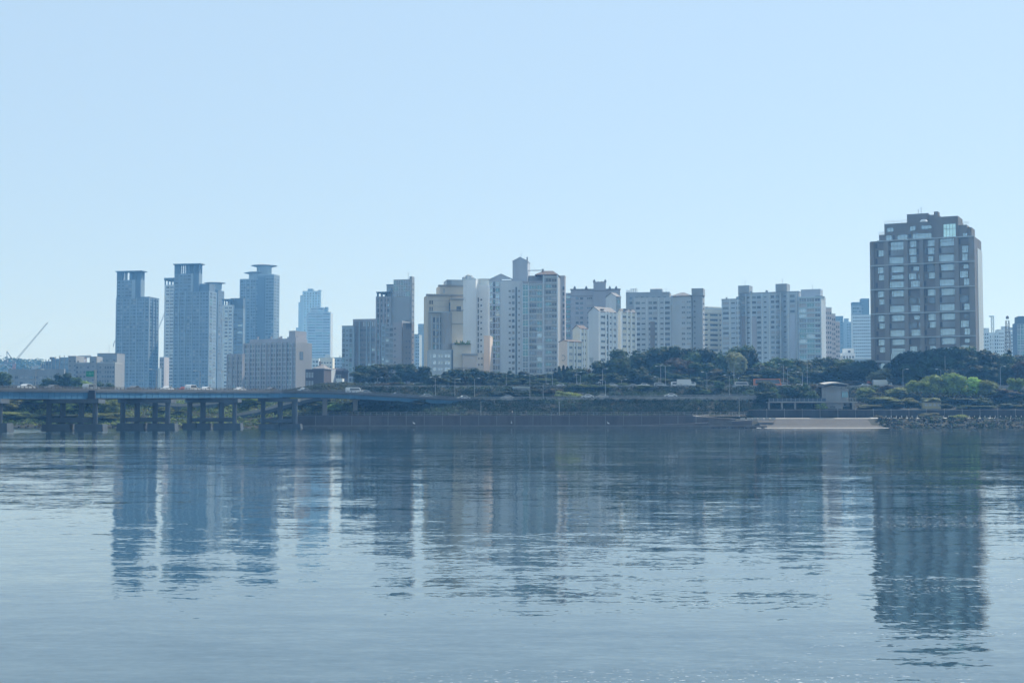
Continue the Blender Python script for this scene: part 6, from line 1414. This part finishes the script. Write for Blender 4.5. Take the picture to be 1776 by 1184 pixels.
# ------------------------------------------------------------------ vehicles
def car_meshes(paint, kind):
    L_, H_, Wd = {'car': (4.5, 1.45, 1.8), 'suv': (4.8, 1.85, 1.9), 'van': (5.2, 2.2, 1.95), 'truck': (7.0, 2.9, 2.2), 'bus': (10, 3.1, 2.4)}[kind]
    m = MB(); g = MB(); h2 = L_ / 2
    if kind in ('car', 'suv'):
        prof = [(-h2, .35), (-h2, .75), (-h2 + .15, .88), (-h2 + .9, .95), (-h2 + 1.25, 1.0), (-h2 + 1.75, H_ - .05), (-.1, H_), (h2 - 1.5, H_ - .05), (h2 - .75, 1.0), (h2 - .15, .9), (h2, .7), (h2, .35)]
        if kind == 'suv': prof = [(-h2, .4), (-h2, .95), (-h2 + .1, 1.1), (-h2 + .3, H_ - .1), (-h2 + .7, H_), (.4, H_), (h2 - 1.7, H_ - .1), (h2 - 1.1, 1.15), (h2 - .2, 1.0), (h2, .8), (h2, .4)]
        win = [(-h2 + 1.4, 1.0), (-h2 + 1.82, H_ - .15), (-.1, H_ - .1), (h2 - 1.6, H_ - .15), (h2 - 1.05, 1.0)] if kind == 'car' else [(-h2 + .35, 1.12), (-h2 + .5, H_ - .2), (.4, H_ - .15), (h2 - 1.75, H_ - .2), (h2 - 1.3, 1.15)]
    else:
        prof = [(-h2, .45), (-h2, H_ - .1), (-h2 + .1, H_), (h2 - (1.9 if kind == 'truck' else .7), H_), (h2 - (1.85 if kind == 'truck' else .5), H_ - (.7 if kind == 'truck' else .1)), (h2 - .3, 1.9 if kind == 'truck' else 1.5), (h2, 1.2), (h2, .45)]
        win = [(h2 - 1.7, 1.3), (h2 - 1.7, 2.0), (h2 - .7, 2.0), (h2 - .45, 1.3)] if kind == 'truck' else [(-h2 + .4, 1.2), (-h2 + .4, H_ - .3), (h2 - .9, H_ - .3), (h2 - .5, 1.25)]
    def ext(mb, pr, w, mt):
        mb.poly([(x, -w/2, z) for x, z in pr], mt); mb.poly([(x, w/2, z) for x, z in reversed(pr)], mt)
        for i in range(len(pr)):
            a, b = pr[i], pr[(i+1) % len(pr)]; mb.poly([(a[0], -w/2, a[1]), (a[0], w/2, a[1]), (b[0], w/2, b[1]), (b[0], -w/2, b[1])], mt)
    ext(m, prof, Wd, paint); ext(g, win, Wd + .02, G_DARK)
    w = MB(); w.tube((0, -.12, 0), (0, .12, 0), .34, .34, M_TYRE, 12); w.tube((0, -.13, 0), (0, .13, 0), .19, .19, M_POLE, 8)
    return m.mesh('body'), g.mesh('window'), w.mesh('wheel'), L_, Wd
PAINT = {'white': pmat('paint_white', (.75, .76, .76), .25, .02), 'silver': pmat('paint_silver', (.5, .52, .53), .25, .02, metallic=.5), 'black': pmat('paint_black', (.03, .03, .035), .2, .02), 'red': pmat('paint_red', (.32, .05, .03), .25, .02), 'orange': pmat('paint_orange', (.55, .17, .06), .4, .02), 'grey': pmat('paint_grey', (.18, .19, .2), .25, .02), 'blue': pmat('paint_blue', (.07, .12, .25), .25, .02)}
CM = {}
CARS = [(45, 'br', 'white', 'car'), (92, 'br', 'grey', 'car'), (158, 'br', 'silver', 'suv'), (233, 'br', 'grey', 'car'), (290, 'br', 'white', 'car'), (320, 'br', 'red', 'car'), (333, 'br', 'white', 'suv'), (357, 'br', 'white', 'car'), (416, 'br', 'white', 'car'), (470, 'br', 'grey', 'car'), (527, 'br', 'silver', 'car'), (613, 'br', 'white', 'van'), (632, 'br', 'silver', 'car'), (688, 'br', 'grey', 'car'), (739, 'br', 'silver', 'car'),
        (804, 'br', 'white', 'car'), (1019, 'r1', 'white', 'car'), (1044, 'r1', 'silver', 'car'), (1163, 'r1', 'white', 'car'), (880, 'r1', 'silver', 'car'),
        (1097, 'ex', 'silver', 'car'), (1116, 'ex', 'white', 'car'), (1145, 'ex', 'silver', 'suv'), (1176, 'ex', 'white', 'van'), (1190, 'ex', 'silver', 'truck'), (1237, 'ex', 'grey', 'car'), (1286, 'ex', 'silver', 'van'), (1331, 'ex', 'orange', 'bus'), (1360, 'ex', 'silver', 'suv'), (1385, 'ex', 'white', 'car'), (1438, 'ex', 'black', 'car'), (1499, 'ex', 'white', 'car'), (1530, 'ex', 'silver', 'truck'), (1580, 'ex', 'blue', 'car'), (972, 'ex', 'white', 'car'), (1001, 'ex', 'silver', 'car'), (1061, 'ex', 'silver', 'car')]
WH = {'br': 'on the bridge', 'r1': 'on the ramp road', 'ex': 'on the expressway'}
for ci, (px, road, col, kind) in enumerate(CARS):
    if (col, kind) not in CM: CM[(col, kind)] = car_meshes(PAINT[col], kind)
    bm, gmh, wm, L_, Wd = CM[(col, kind)]
    if road == 'br':
        t = min(px, 829); bp = br_point(t); b2 = br_point(min(t + 5, 830)); off = 2.0 + (ci % 3) * (3.0 if px < 480 else 1.2); Y = bp.y + off; x = Xat(px, Y, 670); z = bp.z - 1.0 + .01; ang = math.atan2(b2.y - bp.y, b2.x - bp.x)
    elif road == 'r1': Y = 503 + (ci % 2) * 3; x = Xat(px, Y, 688); z = zroad1(x) + .01; ang = 0
    else: Y = 528 + (ci % 3) * 3.6; x = Xat(px, Y, 668); z = 14.51; ang = 0
    r_ = empty({'car': 'car', 'suv': 'car', 'van': 'van', 'truck': 'truck', 'bus': 'bus'}[kind], (x, Y, z), ang)
    same = [c for c in CARS if c[1] == road and c[2] == col and c[3] == kind and lm(c[0]) == lm(px)]; i = same.index(CARS[ci])
    kn = {'car': 'car', 'suv': 'tall car', 'van': 'van', 'truck': 'box truck', 'bus': 'bus'}[kind]
    extra = '' if len(same) == 1 else (f', {ORD[i]} of its kind' if i == 0 else f', {ORD[i]} from left of its kind')
    tag(r_, f'{col} {kn} {WH[road]} before {lm(px)}{extra}', 'bus' if kind == 'bus' else 'truck' if kind == 'truck' else 'van' if kind == 'van' else 'car', 'vehicles on the roads and bridge')
    link('body', bm, r_); link('window', gmh, r_)
    for sx in (-1, 1):
        for sy in (-1, 1): link('wheel', wm, r_, Matrix.Translation((sx * (L_/2 - .85), sy * (Wd/2 - .08), .34)))
# white roof of the orange bus
x = Xat(1331, 532, 662)
# small orange digger
Y = 545; x = Xat(1511, Y, 664); zg = gz(x, Y) + .3; r_ = empty('mini_digger', (x, Y, zg)); tag(r_, 'small orange digger parked behind the expressway near the brown grid tower', 'digger')
m = MB(); m.box(-1.4, 1.4, -.9, -.45, 0, .6, M_TYRE); m.box(-1.4, 1.4, .45, .9, 0, .6, M_TYRE); m.build('tracks', r_)
m = MB(); m.box(-1.5, 1.1, -.8, .8, .6, 1.5, PAINT['orange']); m.box(-.2, 1.0, -.75, .2, 1.5, 2.7, PAINT['orange']); m.box(-.25, 1.05, -.8, .25, 2.7, 2.8, W_WHITE); m.build('body', r_)
m = MB(); m.box(-.1, .9, -.78, -.74, 1.7, 2.6, G_MID); m.build('window', r_)
m = MB(); m.tube((1, .3, 1.3), (2.2, .3, 3.0), .16, .13, PAINT['orange'], 6); m.tube((2.2, .3, 3.0), (3.3, .3, 1.6), .13, .1, PAINT['orange'], 6); m.box(3.1, 3.7, 0, .6, 1.0, 1.6, M_FRAMED); m.build('arm', r_)

# ------------------------------------------------------------------ people and egrets
def skinned(name, verts, edges, mat, parent=None, sub=1):
    me = bpy.data.meshes.new(name); me.from_pydata([v[:3] for v in verts], edges, []); me.materials.append(mat)
    o = bpy.data.objects.new(name, me); C.objects.link(o); md = o.modifiers.new('skin', 'SKIN')
    for i, v in enumerate(verts): me.skin_vertices[0].data[i].radius = (v[3], v[3] if len(v) < 5 else v[4])
    me.skin_vertices[0].data[0].use_root = True
    s_ = o.modifiers.new('sub', 'SUBSURF'); s_.levels = sub; s_.render_levels = sub
    if parent: o.parent = parent
    return o
M_SKIN = pmat('skin', (.45, .28, .20), .6, .03); M_PALEC = pmat('cloth_white', (.72, .72, .70), .8, .05); M_DARKCL = pmat('cloth_dark', (.05, .055, .07), .8, .05); M_HAIR = pmat('hair', (.02, .017, .015), .6, .05); M_GREYCL = pmat('cloth_grey', (.22, .23, .25), .8, .05)
def person(px, Y, z, label, top, leg, ang):
    r_ = empty('person', (Xat(px, Y, 714), Y, z), ang); tag(r_, label, 'person', 'people on the promenade')
    V = [(0, 0, .93, .13, .10), (0, 0, 1.18, .12, .09), (0, .01, 1.40, .16, .09), (0, 0, 1.52, .055), (0, -.02, 1.60, .075), (0, -.02, 1.70, .085),
         (-.19, 0, 1.42, .055), (-.25, .04, 1.16, .042), (-.24, -.05, .94, .032), (-.24, -.08, .84, .03), (.19, 0, 1.42, .055), (.26, -.03, 1.16, .042), (.25, -.12, .96, .032), (.25, -.15, .87, .03),
         (-.09, 0, .86, .088), (-.10, -.12, .48, .06), (-.10, -.06, .09, .042), (-.10, -.19, .04, .035), (.09, 0, .86, .088), (.10, .08, .48, .06), (.10, .20, .10, .042), (.10, .08, .04, .035)]
    E = [(0,1),(1,2),(2,3),(3,4),(4,5),(2,6),(6,7),(7,8),(8,9),(2,10),(10,11),(11,12),(12,13),(0,14),(14,15),(15,16),(16,17),(0,18),(18,19),(19,20),(20,21)]
    skinned('body', V, E, M_SKIN, r_)
    sh = lambda i: (V[i][0], V[i][1], V[i][2], V[i][3] + .015, (V[i][4] if len(V[i]) > 4 else V[i][3]) + .02)
    skinned('shirt', [sh(0), sh(1), sh(2), sh(6), sh(7), sh(10), sh(11)], [(0,1),(1,2),(2,3),(3,4),(2,5),(5,6)], top, r_)
    skinned('trousers', [sh(0), sh(14), sh(15), sh(16), sh(18), sh(19), sh(20)], [(0,1),(1,2),(2,3),(0,4),(4,5),(5,6)], leg, r_)
    skinned('hair', [(0, .0, 1.66, .08), (0, -.01, 1.74, .085), (0, .03, 1.62, .06)], [(0,1),(0,2)], M_HAIR, r_)
person(888.5, 481.5, 4.1, 'person in a white top and dark trousers walking on the quay promenade', M_PALEC, M_DARKCL, R(80))
person(912.5, 482, 4.12, 'person in grey clothes walking right of the white-topped walker on the promenade', M_GREYCL, M_DARKCL, R(-85))
M_WHF = pmat('feather_white', (.85, .85, .84), .8, .02); M_BEAK = pmat('beak_yellow', (.5, .35, .05), .5, .02); M_LEGB = pmat('bird_leg', (.04, .035, .03), .6, .02)
def egret(px, Y, z, label, sc, ang):
    r_ = empty('egret', (Xat(px, Y, 737), Y, z), ang); r_.scale = (sc,) * 3; tag(r_, label, 'bird', 'white egrets on the quay ledge')
    skinned('body', [(0, 0, .55, .13, .11), (.22, 0, .48, .07, .06), (.38, 0, .42, .03, .02), (-.16, 0, .62, .09, .08), (-.24, 0, .72, .045), (-.18, 0, .84, .03), (-.22, 0, .95, .028), (-.29, 0, 1.0, .035), (-.34, 0, 1.0, .025)], [(0,1),(1,2),(0,3),(3,4),(4,5),(5,6),(6,7),(7,8)], M_WHF, r_, 2)
    m = MB(); m.tube((-.35, 0, 1.0), (-.50, 0, .98), .018, .004, M_BEAK, 6); m.build('beak', r_)
    for s_ in (-1, 1):
        m = MB(); m.tube((.02, s_ * .05, .48), (.06, s_ * .05, .25), .018, .014, M_LEGB, 5); m.tube((.06, s_ * .05, .25), (0, s_ * .05, .01), .014, .012, M_LEGB, 5); m.tube((0, s_ * .05, .015), (-.12, s_ * .05, .012), .012, .006, M_LEGB, 4); m.build('leg', r_)
egret(718, 469.9, .86, 'white egret standing hunched on the quay ledge below the brown-grey cluster', 1.25, 0)
egret(887, 469.9, .86, 'white egret upright on the quay ledge below the big glazed tower', 1.5, R(90))
egret(1055, 469.9, .86, 'white egret leaning forward on the quay ledge below the gabled slabs', 1.3, 0)

# ------------------------------------------------------------------ haze
hz = bpy.data.materials.new('haze_air'); hz.use_nodes = True
n = hz.node_tree.nodes; l = hz.node_tree.links
n.remove(n['Principled BSDF'])
pv_ = n.new('ShaderNodeVolumePrincipled'); pv_.inputs['Color'].default_value = (0.16, 0.47, 1.0, 1); pv_.inputs['Absorption Color'].default_value = (1, 1, 1, 1)
pv_.inputs['Density'].default_value = 0.00030; pv_.inputs['Anisotropy'].default_value = 0.25
l.new(pv_.outputs[0], n['Material Output'].inputs['Volume'])
m = MB(); m.box(-2450, 2450, -230, 2650, -4.2, 172, hz); o = m.build('haze'); tag(o, kind='stuff'); o['label'] = 'thin bluish haze over the river and city'; o['category'] = 'haze'
